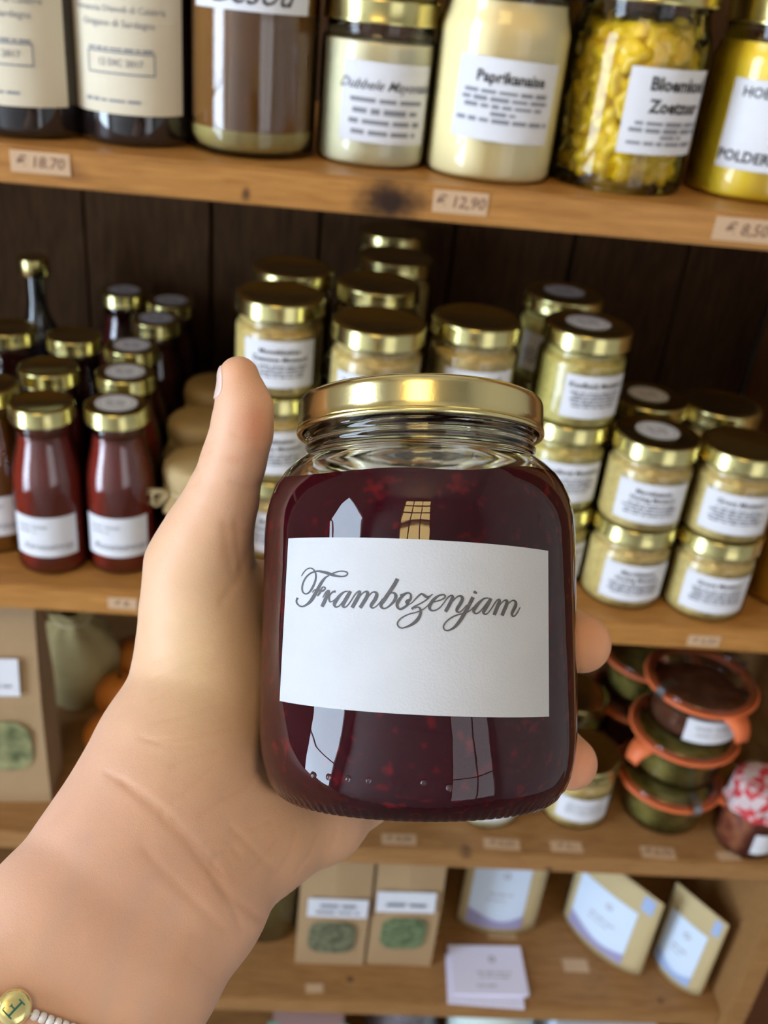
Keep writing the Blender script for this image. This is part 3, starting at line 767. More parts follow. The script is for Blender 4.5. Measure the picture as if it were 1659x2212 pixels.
make_jar('mustard_jar', 'bright yellow mustard jar with POLDER label at the right edge', K_POLD, (0.2790, 0.6750, Z1), 0.0, 'yellow_mustard', LPO, None, 'sauce jars on the top shelf')
make_jar('mustard_jar', 'yellow mustard jar on top in the upper right corner', K_POLD, (0.2800, 0.6760, Z1+0.118), 0.3, 'yellow_mustard', None, None, 'sauce jars on the top shelf')
make_jar('mayonnaise_jar', 'cream jar in shade behind the Paprikanaise jar', K_PAP, (0.0880, 0.7550, Z1), 0.3, 'mayonnaise', None, None, 'sauce jars on the top shelf')

# ------------------------------------------------------------------ lower shelf
def small_jar(label, x, y, phi, lab=True, mat='mustard'):
    e = thing('mustard_jar', label, 'jar', (x, y, Z3), 0, 'small jars on the lower shelf')
    link('contents', K_MUST['fill'](mat), e); link('glass', K_MUST['glass'](), e); link('lid', K_MUST['lid'](), e)
    if lab: wrap_label(e, K_MUST['R'], 0.026, 0.054, 0.028, phi, [], items2=small_print(-.02, .02, .007, .0034, 4, .0022, int(x*999)), ink2='pale_ink')
small_jar('small mustard jar with label right below the little fingertip', 0.2660, 0.6640, 0.0)
small_jar('small jar in shade between the two fingertips', 0.2740, 0.7500, 0.0, False, 'pickle')
small_jar('small jar whose base shows under the held jar', 0.1790, 0.6600, 0.0, True, 'pale_mayonnaise')
def weck(label, x, y, z, mat, rz, lab=False, clips=(60, 200), tab=0.0, s=1.0):
    """shallow clip jar: tapered glass, glass lid, rubber ring with tab, steel clips"""
    e = thing('clip_jar', label, 'jar', (x, y, z), rz, 'glass clip jars with orange rubber rings')
    link('contents', cached(('wkf', mat), lambda: lathe_me('contents', [(0, .004), (.030, .003), (.036, .007), (.0405, .034), (0, .0345)], mat, 40)), e)
    link('glass', cached(('wkg',), lambda: lathe_me('glass', [(0, .001), (.032, 0), (.0375, .003), (.040, .010), (.0440, .038), (.0475, .041), (.0480, .0445)], 'glass_thin', 40)), e)
    link('lid', cached(('wkl',), lambda: lathe_me('lid', [(.0478, .0478), (.0485, .0495), (.0478, .0515), (.0440, .0530), (.0400, .0560), (.0380, .0570), (.0350, .0558), (0, .0550)], 'glass_thin', 40)), e)
    rp = [(.0430, .0446)] + [(.0505, .0446), (.0512, .0461), (.0505, .0477), (.0430, .0477), (.0430, .0446)]
    rg_ = link('rubber_ring', cached(('wkr',), lambda: lathe_me('rubber_ring', rp, 'rubber_ring', 48)), e)
    def tabm():
        V, n = [], 9
        for i in range(n):
            t = i/(n-1); hw = 0.0115*(1-0.45*t); y0 = -0.0495-0.016*math.sin(t*1.4); z0 = 0.0465-0.014*t*t
            V += [(-hw, y0, z0), (hw, y0, z0), (-hw, y0+.0006, z0-.0022), (hw, y0+.0006, z0-.0022)]
        F = []
        for i in range(n-1):
            a, c = 4*i, 4*i+4
            F += [(a, a+1, c+1, c), (a+3, a+2, c+2, c+3), (a+2, a, c, c+2), (a+1, a+3, c+3, c+1)]
        F.append((4*n-4, 4*n-3, 4*n-1, 4*n-2)); return raw('tab', V, F, 'rubber_ring', True)
    tb = link('tab', cached(('wkt',), tabm), rg_); tb.rotation_euler = (0, 0, tab)
    def clipm():
        pts = [(0, -.0380, .0585), (0, -.0440, .0575), (0, -.0515, .0545), (0, -.0535, .0490), (0, -.0520, .0430), (0, -.0480, .0390)]
        V = []
        for p in pts:
            for sx in (-.0042, .0042): V += [(sx, p[1], p[2]), (sx, p[1]+.0008, p[2]-.0006)]
        F = []
        for i in range(len(pts)-1):
            a, c = 4*i, 4*i+4
            F += [(a, a+2, c+2, c), (a+3, a+1, c+1, c+3), (a+1, a, c, c+1), (a+2, a+3, c+3, c+2)]
        F += [(0, 1, 3, 2), (len(V)-4, len(V)-2, len(V)-1, len(V)-3)]
        return raw('clip', V, F, 'steel_clip', False)
    for a in clips:
        c = link('clip', cached(('wkc',), clipm), e); c.rotation_euler = (0, 0, math.radians(a))
    if lab:
        wrap_label(e, 0.0432, 0.0225, 0.052, 0.025, 0.10, [], items2=[('b', -.018, .018, .004, .004, 5), ('b', -.016, .016, -.003, .003, 6)], ink2='pale_ink')
    return e
WS = 0.0572
weck('clip jar of brown pate, top of the clip jar stack', 0.3550, 0.6660, Z3+2*WS, 'pate', 0.0, True, (-62, 118), 0.30)
weck('clip jar of green pickles, middle of the clip jar stack', 0.3540, 0.6670, Z3+WS, 'pickle', 0.0, False, (150,), -1.05)
weck('clip jar of green pickles at the bottom of the stack', 0.3530, 0.6660, Z3, 'pickle', 0.0, False, (12, 190), 1.05)
weck('dark clip jar in shade behind the clip jar stack', 0.3520, 0.7800, Z3, 'pate', 0.0, False, (200,), 2.6)
weck('second clip jar of the shaded stack behind', 0.3520, 0.7790, Z3+WS, 'pickle', 0.0, False, (200,), 2.6)
# red checked cloth jar
e = thing('compote_jar', 'jar of dark compote under a red and white cloth at the right edge', 'jar', (0.4110, 0.6280, Z3))
e.location = (0.4260, 0.6310, Z3); e.scale = (0.72, 0.72, 0.92)
link('contents', lathe_me('contents', [(0, .003), (.034, .002), (.0385, .007), (.0390, .05), (.034, .062), (0, .063)], 'compote', 40), e)
link('glass', lathe_me('glass', [(0, .001), (.035, 0), (.0400, .006), (.0405, .05), (.0355, .064), (.035, .078)], 'glass_thin', 40), e)
def wob2(a, i, z): return 0.0 if i < 4 else 0.0022*min(1, (i-3)/3)*math.sin(9*a)
link('cloth_cap', lathe_me('cloth_cap', [(0, .086), (.022, .086), (.033, .085), (.037, .081), (.0378, .072), (.0365, .066), (.0385, .060), (.0415, .054), (.0400, .0545)], 'check_cloth', 60, wob2), e)
wrap_label(e, 0.0405, 0.026, 0.040, 0.026, 0.25, [])
# left: big kraft bag with a window, fruit in the shade
def kraft_bag(name, label, x0, x1, y0, H, dep, z, mat, group, lab=None, win=None, rz=0.0, fold=True, cat='bag', winmat='herbs'):
    e = thing(name, label, cat, ((x0+x1)/2, y0, z), rz, group)
    W = (x1-x0)/2
    V = []
    prof = [(0, 1.0, 1.0), (0.04, 1.0, 1.02), (0.5, 1.0, 0.95), (0.85, 0.985, 0.5), (0.97, 0.98, 0.12), (1.0, 0.98, 0.08)]
    for (t, wx, dy) in prof:
        zz = t*H; b0 = 0.0015*math.sin(t*7)
        y_mid = dep*0.5
        V += [(-W*wx, y_mid-dep/2*dy+b0, zz), (0, y_mid-dep/2*dy-0.003*math.sin(math.pi*t)+b0, zz), (W*wx, y_mid-dep/2*dy+b0, zz),
              (W*wx*(0.97 if 0.1 < t < 0.9 else 1), y_mid, zz), (W*wx, y_mid+dep/2*dy, zz), (-W*wx, y_mid+dep/2*dy, zz), (-W*wx*(0.97 if 0.1 < t < 0.9 else 1), y_mid, zz)]
    F = []
    n = 7
    for i in range(len(prof)-1):
        for k in range(n):
            F.append((i*n+k, i*n+(k+1) % n, (i+1)*n+(k+1) % n, (i+1)*n+k))
    F.append(tuple(range(n))[::-1]); F.append(tuple((len(prof)-1)*n+k for k in range(n)))
    link('bag_body', raw('bag_body', V, F, mat), e)
    yy = lambda zz: dep*0.5 - dep/2*np.interp(zz/H, [p[0] for p in prof], [p[2] for p in prof]) - 0.003*math.sin(math.pi*zz/H) + 0.0015*math.sin(zz/H*7)
    def patch(nme, cx, cz, w_, h_, mt, off, rnd=0.0, parent=e, rot=0.0):
        pts = []
        if rnd:
            for (sx, sz, a0) in ((1, 1, 0), (-1, 1, 90), (-1, -1, 180), (1, -1, 270)):
                for k in range(5):
                    a = math.radians(a0+22.5*k); pts.append((sx*(w_/2-rnd)+rnd*math.cos(a), sz*(h_/2-rnd)+rnd*math.sin(a)))
        else: pts = [(w_/2, h_/2), (-w_/2, h_/2), (-w_/2, -h_/2), (w_/2, -h_/2)]
        cr, sr = math.cos(rot), math.sin(rot)
        pts = [(cx+p*cr-q*sr, cz+p*sr+q*cr) for p, q in pts]
        V2 = [(p, yy(q)-off, q) for p, q in pts] + [(p, yy(q)-off+0.0004, q) for p, q in pts]
        nn = len(pts)
        F2 = [tuple(range(nn))[::-1], tuple(range(nn, 2*nn))] + [(k, (k+1) % nn, nn+(k+1) % nn, nn+k) for k in range(nn)]
        return link(nme, raw(nme, V2, F2, mt), parent)
    if win: patch('window', *win, winmat, 0.0012, min(win[2], win[3])*0.3)
    if lab:
        lb = patch('label', lab[0], lab[1], lab[2], lab[3], 'label_paper', 0.0016, rot=lab[5] if len(lab) > 5 else 0)
        v, f = print2d(lab[4])
        link('lettering', raw('lettering', [(a+lab[0], yy(c+lab[1])-0.0019, c+lab[1]) for a, c in v], f, 'grey_ink'), lb)
    return e
kraft_bag('herb_bag', 'tall brown paper bag with leaf window cut off by the left edge', -0.345, -0.228, 0.633, 0.235, 0.05, Z3, 'kraft', 'brown paper herb bags',
          (0.013, 0.146, 0.060, 0.036, [('t', 'Laurier', 0.008, 0, 0.002, 0, 0.02), ('b', -.024, .024, -.008, .003, 3)]), (0.010, 0.070, 0.075, 0.058), winmat='bay_leaves', rz=0.06)
def lump(name, label, cat, x, y, z, r, mat, group=None, sq=0.95, seed=0):
    e = thing(name, label, cat, (x, y, z), 0, group)
    me = lathe_me('fruit', [(0, 0)] + [(r*math.sin(math.pi*i/12), r*sq*(1-math.cos(math.pi*i/12))) for i in range(1, 12)] + [(0, 2*r*sq-0.0008)], mat, 24)
    link('fruit', me, e)
    link('stem', lathe_me('stem', [(0, 2*r*sq-.001), (.002, 2*r*sq-.001), (.0014, 2*r*sq+.004), (0, 2*r*sq+.0042)], 'old_plank', 8), e)
for (x, y, z, lb) in ((-0.187, 0.700, Z3, 'orange fruit lowest of three beside the forearm'), (-0.190, 0.758, Z3, 'orange fruit in the middle of three beside the hand'), (-0.184, 0.818, Z3, 'orange fruit furthest back in the shade behind the hand')):
    lump('orange_fruit', lb, 'fruit', x, y, z, 0.026, 'orange_skin', 'oranges in the shade')
# cloth sack
def sack_prof():
    return [(0, .001), (.036, 0), (.044, .006), (.046, .03), (.042, .058), (.030, .078), (.018, .088), (.016, .092), (.022, .100), (.026, .108), (.024, .1085)]
e = thing('cloth_sack', 'tied beige cloth sack in the shade behind the forearm', 'sack', (-0.245, 0.800, Z3))
link('sack_body', lathe_me('sack_body', sack_prof(), 'sackcloth', 48, lambda a, i, z: 0.0025*math.sin(7*a+z*60)*(i > 1)), e)
link('tie', tube_me('tie', [(.0175*math.cos(2*math.pi*k/20), .0175*math.sin(2*math.pi*k/20), .0905) for k in range(20)], .0018, 'twine', 6, True), e)

# ------------------------------------------------------------------ bottom shelf
kraft_bag('herb_bag', 'brown paper bag of grey-green herbs, left of the pair', 0.006, 0.0785, 0.641, 0.205, 0.045, Z4, 'kraft', 'brown paper herb bags',
          (0.003, 0.094, 0.061, 0.028, [('b', -.018, .018, .004, .005, 5), ('b', -.022, .022, -.006, .0045, 6)], 0.0), (0.000, 0.046, 0.049, 0.050))
kraft_bag('herb_bag', 'brown paper bag of bright green herbs, right of the pair', 0.081, 0.151, 0.643, 0.205, 0.045, Z4, 'kraft', 'brown paper herb bags',
          (-0.002, 0.104, 0.060, 0.029, [('b', -.020, .020, -.003, .007, 7)], 0.02), (0.000, 0.054, 0.047, 0.050), winmat='herbs_green')
def pouch(label, A, B, H, dep, wave, lean=0.0):
    """stand-up pouch: bottom edge from A to B (on the shelf), face towards the viewer's side"""
    A = Vector((A[0], A[1], 0)); B = Vector((B[0], B[1], 0)); W = (B-A).length; rz = math.atan2(B.y-A.y, B.x-A.x)
    e = thing('stand_up_pouch', label, 'pouch', (A.x, A.y, Z4), rz, 'kraft stand-up pouches')
    def yf(x, z): return -dep*math.sin(math.pi*min(1, max(0, x/W)))**0.7*max(0.0, 1-z/H)**0.8 + lean*z
    nx, nz2 = 12, 10; V, F = [], []
    for side in (0, 1):
        for j in range(nz2+1):
            for i in range(nx+1):
                x = W*i/nx; z = H*j/nz2; zb = 0.004*math.sin(math.pi*i/nx)*(1-j/nz2)
                y = yf(x, z); V.append((x, y if side == 0 else -y*0.6+2*lean*z*0.8+0.001, z+0.004*(1-j/nz2)-zb))
    M = (nx+1)*(nz2+1)
    for j in range(nz2):
        for i in range(nx):
            a = j*(nx+1)+i; F.append((a, a+1, a+nx+2, a+nx+1)); F.append((M+a+1, M+a, M+a+nx+1, M+a+nx+2))
    for i in range(nx): F.append((M+i, M+i+1, i+1, i)); t = nz2*(nx+1)+i; F.append((t, t+1, M+t+1, M+t))
    for j in range(nz2): a = j*(nx+1); F.append((a, a+nx+1, M+a+nx+1, M+a)); c = a+nx; F.append((c+nx+1, c, M+c, M+c+nx+1))
    link('pouch_body', raw('pouch_body', V, F, 'kraft_pale', True), e)
    def patch(nme, zlo, zhi, x0, x1, mt, off, parent):
        n = 14; V2, F2 = [], []; rows = 7
        for j in range(rows+1):
            for i in range(n+1):
                x = x0+(x1-x0)*i/n; lo = zlo(i/n); hi = zhi(i/n); z = lo+(hi-lo)*j/rows
                V2.append((x, yf(x, z)-off, z))
        for j in range(rows):
            for i in range(n):
                a = j*(n+1)+i; F2.append((a, a+1, a+n+2, a+n+1))
        return link(nme, raw(nme, V2, F2, mt, True), parent)
    x0, x1 = W*0.10, W*0.80
    wv = lambda t: H*(0.20+0.05*math.sin(2.2+4.2*t))
    lb = patch('label', lambda t: H*0.08, lambda t: H*0.74, x0, x1, 'pouch_label', 0.0008, e)
    patch('band', lambda t: H*0.08, wv, x0, x1, wave, 0.0014, lb)
    patch('seal_strip', lambda t: H*0.80, lambda t: H*0.97, W*0.80, W*0.93, 'pouch_blue', 0.0008, e)
    its = ring2d(W*0.50, H*0.60, 0.0022, 0.0042, 14) + [('b', W*0.32, W*0.62, H*0.42, 0.003, 3), ('b', W*0.30, W*0.55, H*0.36, 0.0024, 4)]
    v, f = print2d(its)
    link('lettering', raw('lettering', [(a, yf(a, c)-0.0014, c) for a, c in v], f, 'pale_ink'), lb)
P = lambda u, v: onZ(u, v, Z4)
pouch('pale pouch with white label and lilac band right of the herb bags', P(985, 1992), P(1152, 2008), 0.150, 0.012, 'pouch_lilac')
pouch('kraft pouch turned left with pale blue label and lilac band', P(1216, 1978), P(1379, 2112), 0.118, 0.012, 'pouch_lilac')
pouch('kraft pouch with blue label nearest the right upright', P(1405, 2060), P(1510, 2156), 0.118, 0.010, 'pouch_blue')
cards = []
for k in range(9):
    a = 0.0 if k > 3 else -0.05
    ox, oy = (0.0, 0.0) if k > 3 else (-0.004, -0.010)
    e = thing('info_card', ('printed top card of the white card stack' if k == 8 else 'white card in the small stack in front of a pouch'), 'card', (0.2115+ox+random.uniform(-.0006, .0006), 0.6375+oy, Z4+0.0002+k*0.0007), 0.01+a+random.uniform(-.01, .01), 'white cards in a small stack')
    link('paper', cached(('card',), lambda: box_me('paper', (-.040, -.0285, 0), (.040, .0285, .0006), 'card_white')), e)
    if k == 8:
        v, f = print2d(ring2d(0.006, 0.012, 0.0015, 0.0042, 14) + [('b', -.012, .024, -.004, .003, 3), ('b', -.010, .022, -.009, .0024, 4), ('b', -.014, .010, -.019, .0024, 5)])
        link('print', raw('print', [(a_, c_, 0.0008) for a_, c_ in v], f, 'pale_ink'), e)
e = thing('storage_jar', 'tall cloudy glass jar in shade behind the forearm', 'jar', (-0.030, 0.700, Z4))
link('glass', lathe_me('glass', [(0, .001), (.034, 0), (.040, .006), (.0405, .09), (.034, .105), (.033, .125)], 'glass_thin', 40), e)
link('contents', lathe_me('contents', [(0, .003), (.033, .002), (.0385, .007), (.039, .088), (0, .09)], 'cloudy_jar', 40), e)
link('lid', lathe_me('lid', lid_prof(.0355, .113, .127), 'gold_lid', 40), e)

# things on the lowest shelf, only their tops in view
def carton(label, x0, x1, y0, y1, H, mat, side, cat='box', name='gift_box'):
    e = thing(name, label, cat, ((x0+x1)/2, (y0+y1)/2, Z5)); W, D = (x1-x0)/2, (y1-y0)/2
    link('box_body', box_me('box_body', (-W, -D, 0), (W, D, H-.012), side, 0.001), e)
    link('box_lid', box_me('box_lid', (-W-.001, -D-.001, H-.012), (W+.001, D+.001, H), side, 0.001), e)
    for s in (-1, 1): link('corner_strip', box_me('corner_strip', (s*W-.006, -D-.0018, 0), (s*W+.006, -D+.004, H+.0005), mat, 0.0005), e)
carton('pinkish box with teal corner strips under the bottom shelf', -0.012, 0.062, 0.605, 0.70, 0.196, 'teal_card', 'pink_card')
e = thing('plastic_bag', 'crumpled clear-dark plastic bag under the bottom shelf', 'bag', (0.133, 0.660, Z5))
link('bag_body', lathe_me('bag_body', [(0, .001), (.036, 0), (.043, .01), (.045, .09), (.040, .14), (.034, .165), (.028, .185), (.012, .193), (0, .194)], 'plastic_dark', 40, lambda a, i, z: .003*math.sin(5*a+z*80)*(1 < i < 8)), e)
link('bag_tie', tube_me('bag_tie', [(.031*math.cos(2*math.pi*k/20), .031*math.sin(2*math.pi*k/20), .178) for k in range(20)], .0012, 'steel_clip', 6, True), e)
e = thing('knitted_ball', 'pale mint knitted cover under the bottom shelf', 'cover', (0.233, 0.655, Z5))
link('knit_body', lathe_me('knit_body', [(0, .001), (.040, 0), (.047, .01), (.048, .14), (.044, .172), (.034, .188), (.018, .195), (0, .197)], 'mint_knit', 48, lambda a, i, z: .0012*math.sin(24*a)*(i > 1)), e)
link('band', lathe_me('band', [(.0478, .142), (.0495, .145), (.0495, .150), (.0472, .153)], 'mint_knit', 48), e)
carton('pale blue carton under the right part of the bottom shelf', 0.295, 0.405, 0.605, 0.70, 0.196, 'card_white', 'box_blue')

# ------------------------------------------------------------------ the held jar: frame
RJ = 0.0450
def cam_dir(v): return _r*v[0] + _u*v[1] + _f*v[2]
U0, V0 = 904.0, 1352.0
rd = np.array([(U0-CX)/FPX, -(V0-CY)/FPX, 1.0]); rd /= np.linalg.norm(rd)
DJ = 0.2775
JC_c = rd*DJ                                           # jar centre, camera coords
tow = -rd                                              # towards the camera
up0 = np.array([math.sin(math.radians(0.5)), math.cos(math.radians(0.5)), 0.0])
ax_c = up0 - tow*np.dot(up0, tow); ax_c /= np.linalg.norm(ax_c)
rt_c = np.cross(tow, ax_c)                             # screen right
JW = lambda p: cam_dir(p)
ax_w, tow_w, rt_w = cam_dir(ax_c), cam_dir(tow), cam_dir(rt_c)
JC_w = CAM + cam_dir(JC_c)
HB = -0.0480                                           # underside of the jar on its own axis
JM = Matrix(((rt_w[0], -tow_w[0], ax_w[0], 0), (rt_w[1], -tow_w[1], ax_w[1], 0), (rt_w[2], -tow_w[2], ax_w[2], 0), (0, 0, 0, 1)))
jar_base = JC_w + ax_w*HB
hj = thing('jam_jar', 'large raspberry jam jar with Frambozenjam label held in the hand', 'jar')
hj.matrix_world = Matrix.Translation(Vector(jar_base)) @ JM
# local z runs from 0 (underside) to 0.1135 (lid top)
gz = lambda h: h - HB
TZ, BZ, LZ0 = 0.1140, 0.0, 0.1030
outer = [(0, 0.0040), (0.020, 0.0030), (0.0335, 0.0008), (0.0360, 0.0), (0.0378, 0.0004), (0.0395, 0.0016), (0.0405, 0.0030), (0.0418, 0.0042),
         (0.0432, 0.0075), (0.0443, 0.0120), (0.0449, 0.0180), (0.0450, 0.0260), (0.0450, 0.0500), (0.0450, 0.0740), (0.0448, 0.0785), (0.0440, 0.0830),
         (0.0424, 0.0875), (0.0400, 0.0912), (0.0372, 0.0940), (0.0349, 0.0958), (0.0339, 0.0968), (0.0336, 0.0974)]
nz_ = 30
outer += [(0.0334, 0.0974+0.0136*(i+1)/nz_) for i in range(nz_)]
outer += [(0.0330, 0.1118), (0.0318, 0.1120)]
inner = [(0.0312, 0.1112), (0.0312, 0.0985), (0.0318, 0.0965), (0.0345, 0.0938), (0.0375, 0.0908), (0.0400, 0.0870), (0.0416, 0.0825), (0.0424, 0.0780),
         (0.0426, 0.0740), (0.0426, 0.0500), (0.0426, 0.0220), (0.0420, 0.0150), (0.0405, 0.0100), (0.0375, 0.0070), (0.0300, 0.0058), (0, 0.0070)]
prof = outer + inner
NO = len(outer)
def hero_r(a, i, z):
    d = 0.0
    if 3 <= i <= 6: d += 0.00022*(1 if math.cos(96*a+0.785) > 0 else -1)*(0.5 if i in (3, 6) else 1)
    if 22 <= i < NO-2:
        d += 0.0007*math.exp(-((z-0.0990)/0.0008)**2)                       # bead under the thread
        t = ((a+0.9) % (2*math.pi))/(2*math.pi)
        for s in range(2):                                                  # thread starts climbing under the lid
            z0 = 0.1014+0.0034*((t+0.5*s) % 1.0)
            d += 0.0010*math.exp(-((z-z0)/0.0006)**2)*min(1.0, 6*((t+0.5*s) % 1.0), 6*(1-((t+0.5*s) % 1.0)))
    return d
link('glass', lathe_me('glass', prof, 'glass_hero', 384, hero_r), hj)
jam = [(0, 0.0062), (0.0300, 0.0050)]
jam += [(r+0.0004, z) for (r, z) in reversed(inner[:-2]) if 0.0065 < z < 0.0780]
_iz = [z for r, z in reversed(inner[1:-2])]; _ir = [r for r, z in reversed(inner[1:-2])]
def inner_r(z): return float(np.interp(z, _iz, _ir)) + 0.0004
jam = [(r, z) for r, z in jam if z < 0.0780] + [(inner_r(z), z) for z in np.linspace(0.0780, 0.0960, 19)]
jam += [(inner_r(0.096)*k, 0.0960) for k in (0.85, 0.6, 0.3)] + [(0, 0.0960)]
jme = lathe_me('jam', jam, 'raspberry_jam', 96)
def jam_top(x, y):                                     # the jelly has set a little lower on the near side
    return 0.0910 + 0.10*y + 0.030*x + 0.0005*math.sin(x*160+y*90)
for v in jme.vertices:
    x, y, z = v.co; r = math.hypot(x, y)
    for _ in range(4):
        zp = jam_top(x, y)
        if z > zp:
            k = min(1.0, inner_r(zp)/max(r, 1e-6)); x, y = v.co.x*k, v.co.y*k
            v.co.z = zp; v.co.x, v.co.y = x, y
jme.update()
link('jam', jme, hj)
link('lid', lathe_me('lid', [(0, TZ-.0005), (.028, TZ-.0005), (.0300, TZ), (.0335, TZ)] + arcpts(.0338, TZ-.0024, .0024, 85, 0, 6) +
     [(.0362, TZ-.0030), (.0362, (TZ+LZ0)/2), (.0362, LZ0+.0034), (.0362, LZ0+.0028), (.0364, LZ0+.0018)] + arcpts(.0357, LZ0+.0008, .0009, 60, -150, 6) + [(.0346, LZ0+.0020), (.0346, TZ-.0012), (0, TZ-.0013)], 'gold_hero', 128), hj)
DOT = None
for k in range(6):
    a = math.radians((-36, -29.5, -22.5, -15.5, 2.0, 10.0)[k]); z = 0.0108 if k < 5 else 0.0095; r = 0.0440
    dme = cached(('dot',), lambda: lathe_me('mould_dot', [(.0009*math.cos(q*math.pi/12), .0009*math.sin(q*math.pi/12)*0.8) for q in range(6)] + [(0, .00072)], 'glass_hero', 12))
    o = link('mould_dot', dme, hj)
    o.matrix_local = Matrix.Translation((r*math.sin(a), -r*math.cos(a), z)) @ Matrix.Rotation(a, 4, 'Z') @ Matrix.Rotation(math.radians(90), 4, 'X')

def pix_to_label(u, v):
    """where the line of sight meets the jar's wall: (arc length, height) on the glass"""
    d = np.array([(u-CX)/FPX, -(v-CY)/FPX, 1.0])
    o = -JC_c
    ox, oy = np.dot(o, rt_c), np.dot(o, tow); dx, dy = np.dot(d, rt_c), np.dot(d, tow)
    A = dx*dx+dy*dy; B = 2*(ox*dx+oy*dy); C = ox*ox+oy*oy-(RJ+.0003)**2
    disc = max(0, B*B-4*A*C); t = (-B-math.sqrt(disc))/(2*A)
    x, y = ox+dx*t, oy+dy*t; h = np.dot(o+d*t, ax_c)
    return RJ*math.atan2(x, y), h-HB
def hero_put(s, t, o):
    a = s/RJ; return ((RJ+o)*math.sin(a), -(RJ+o)*math.cos(a), t)
cn = [pix_to_label(*q) for q in ((623, 1163), (1184, 1190), (1186, 1548), (604, 1514))]
V, F, n1, n2_ = [], [], 40, 4
for o_ in (0.00032, 0.00006):
    for j in range(n2_+1):
        for i in range(n1+1):
            p, q = i/n1, j/n2_
            top = np.array(cn[0])*(1-p)+np.array(cn[1])*p; bot = np.array(cn[3])*(1-p)+np.array(cn[2])*p
            s, t = bot*(1-q)+top*q
            V.append(hero_put(s, t, o_))
M_ = (n1+1)*(n2_+1)
for j in range(n2_):
    for i in range(n1):
        a = j*(n1+1)+i; F.append((a, a+1, a+n1+2, a+n1+1)); F.append((M_+a+1, M_+a, M_+a+n1+1, M_+a+n1+2))
for i in range(n1): F.append((M_+i, M_+i+1, i+1, i)); t = n2_*(n1+1)+i; F.append((t, t+1, M_+t+1, M_+t))
for j in range(n2_): a = j*(n1+1); F.append((a, a+n1+1, M_+a+n1+1, M_+a)); c = a+n1; F.append((c+n1+1, c, M_+c, M_+c+n1+1))
hl = link('label', raw('label', V, F, 'hero_paper', True), hj)
hl.data.set_sharp_from_angle(angle=math.radians(40))
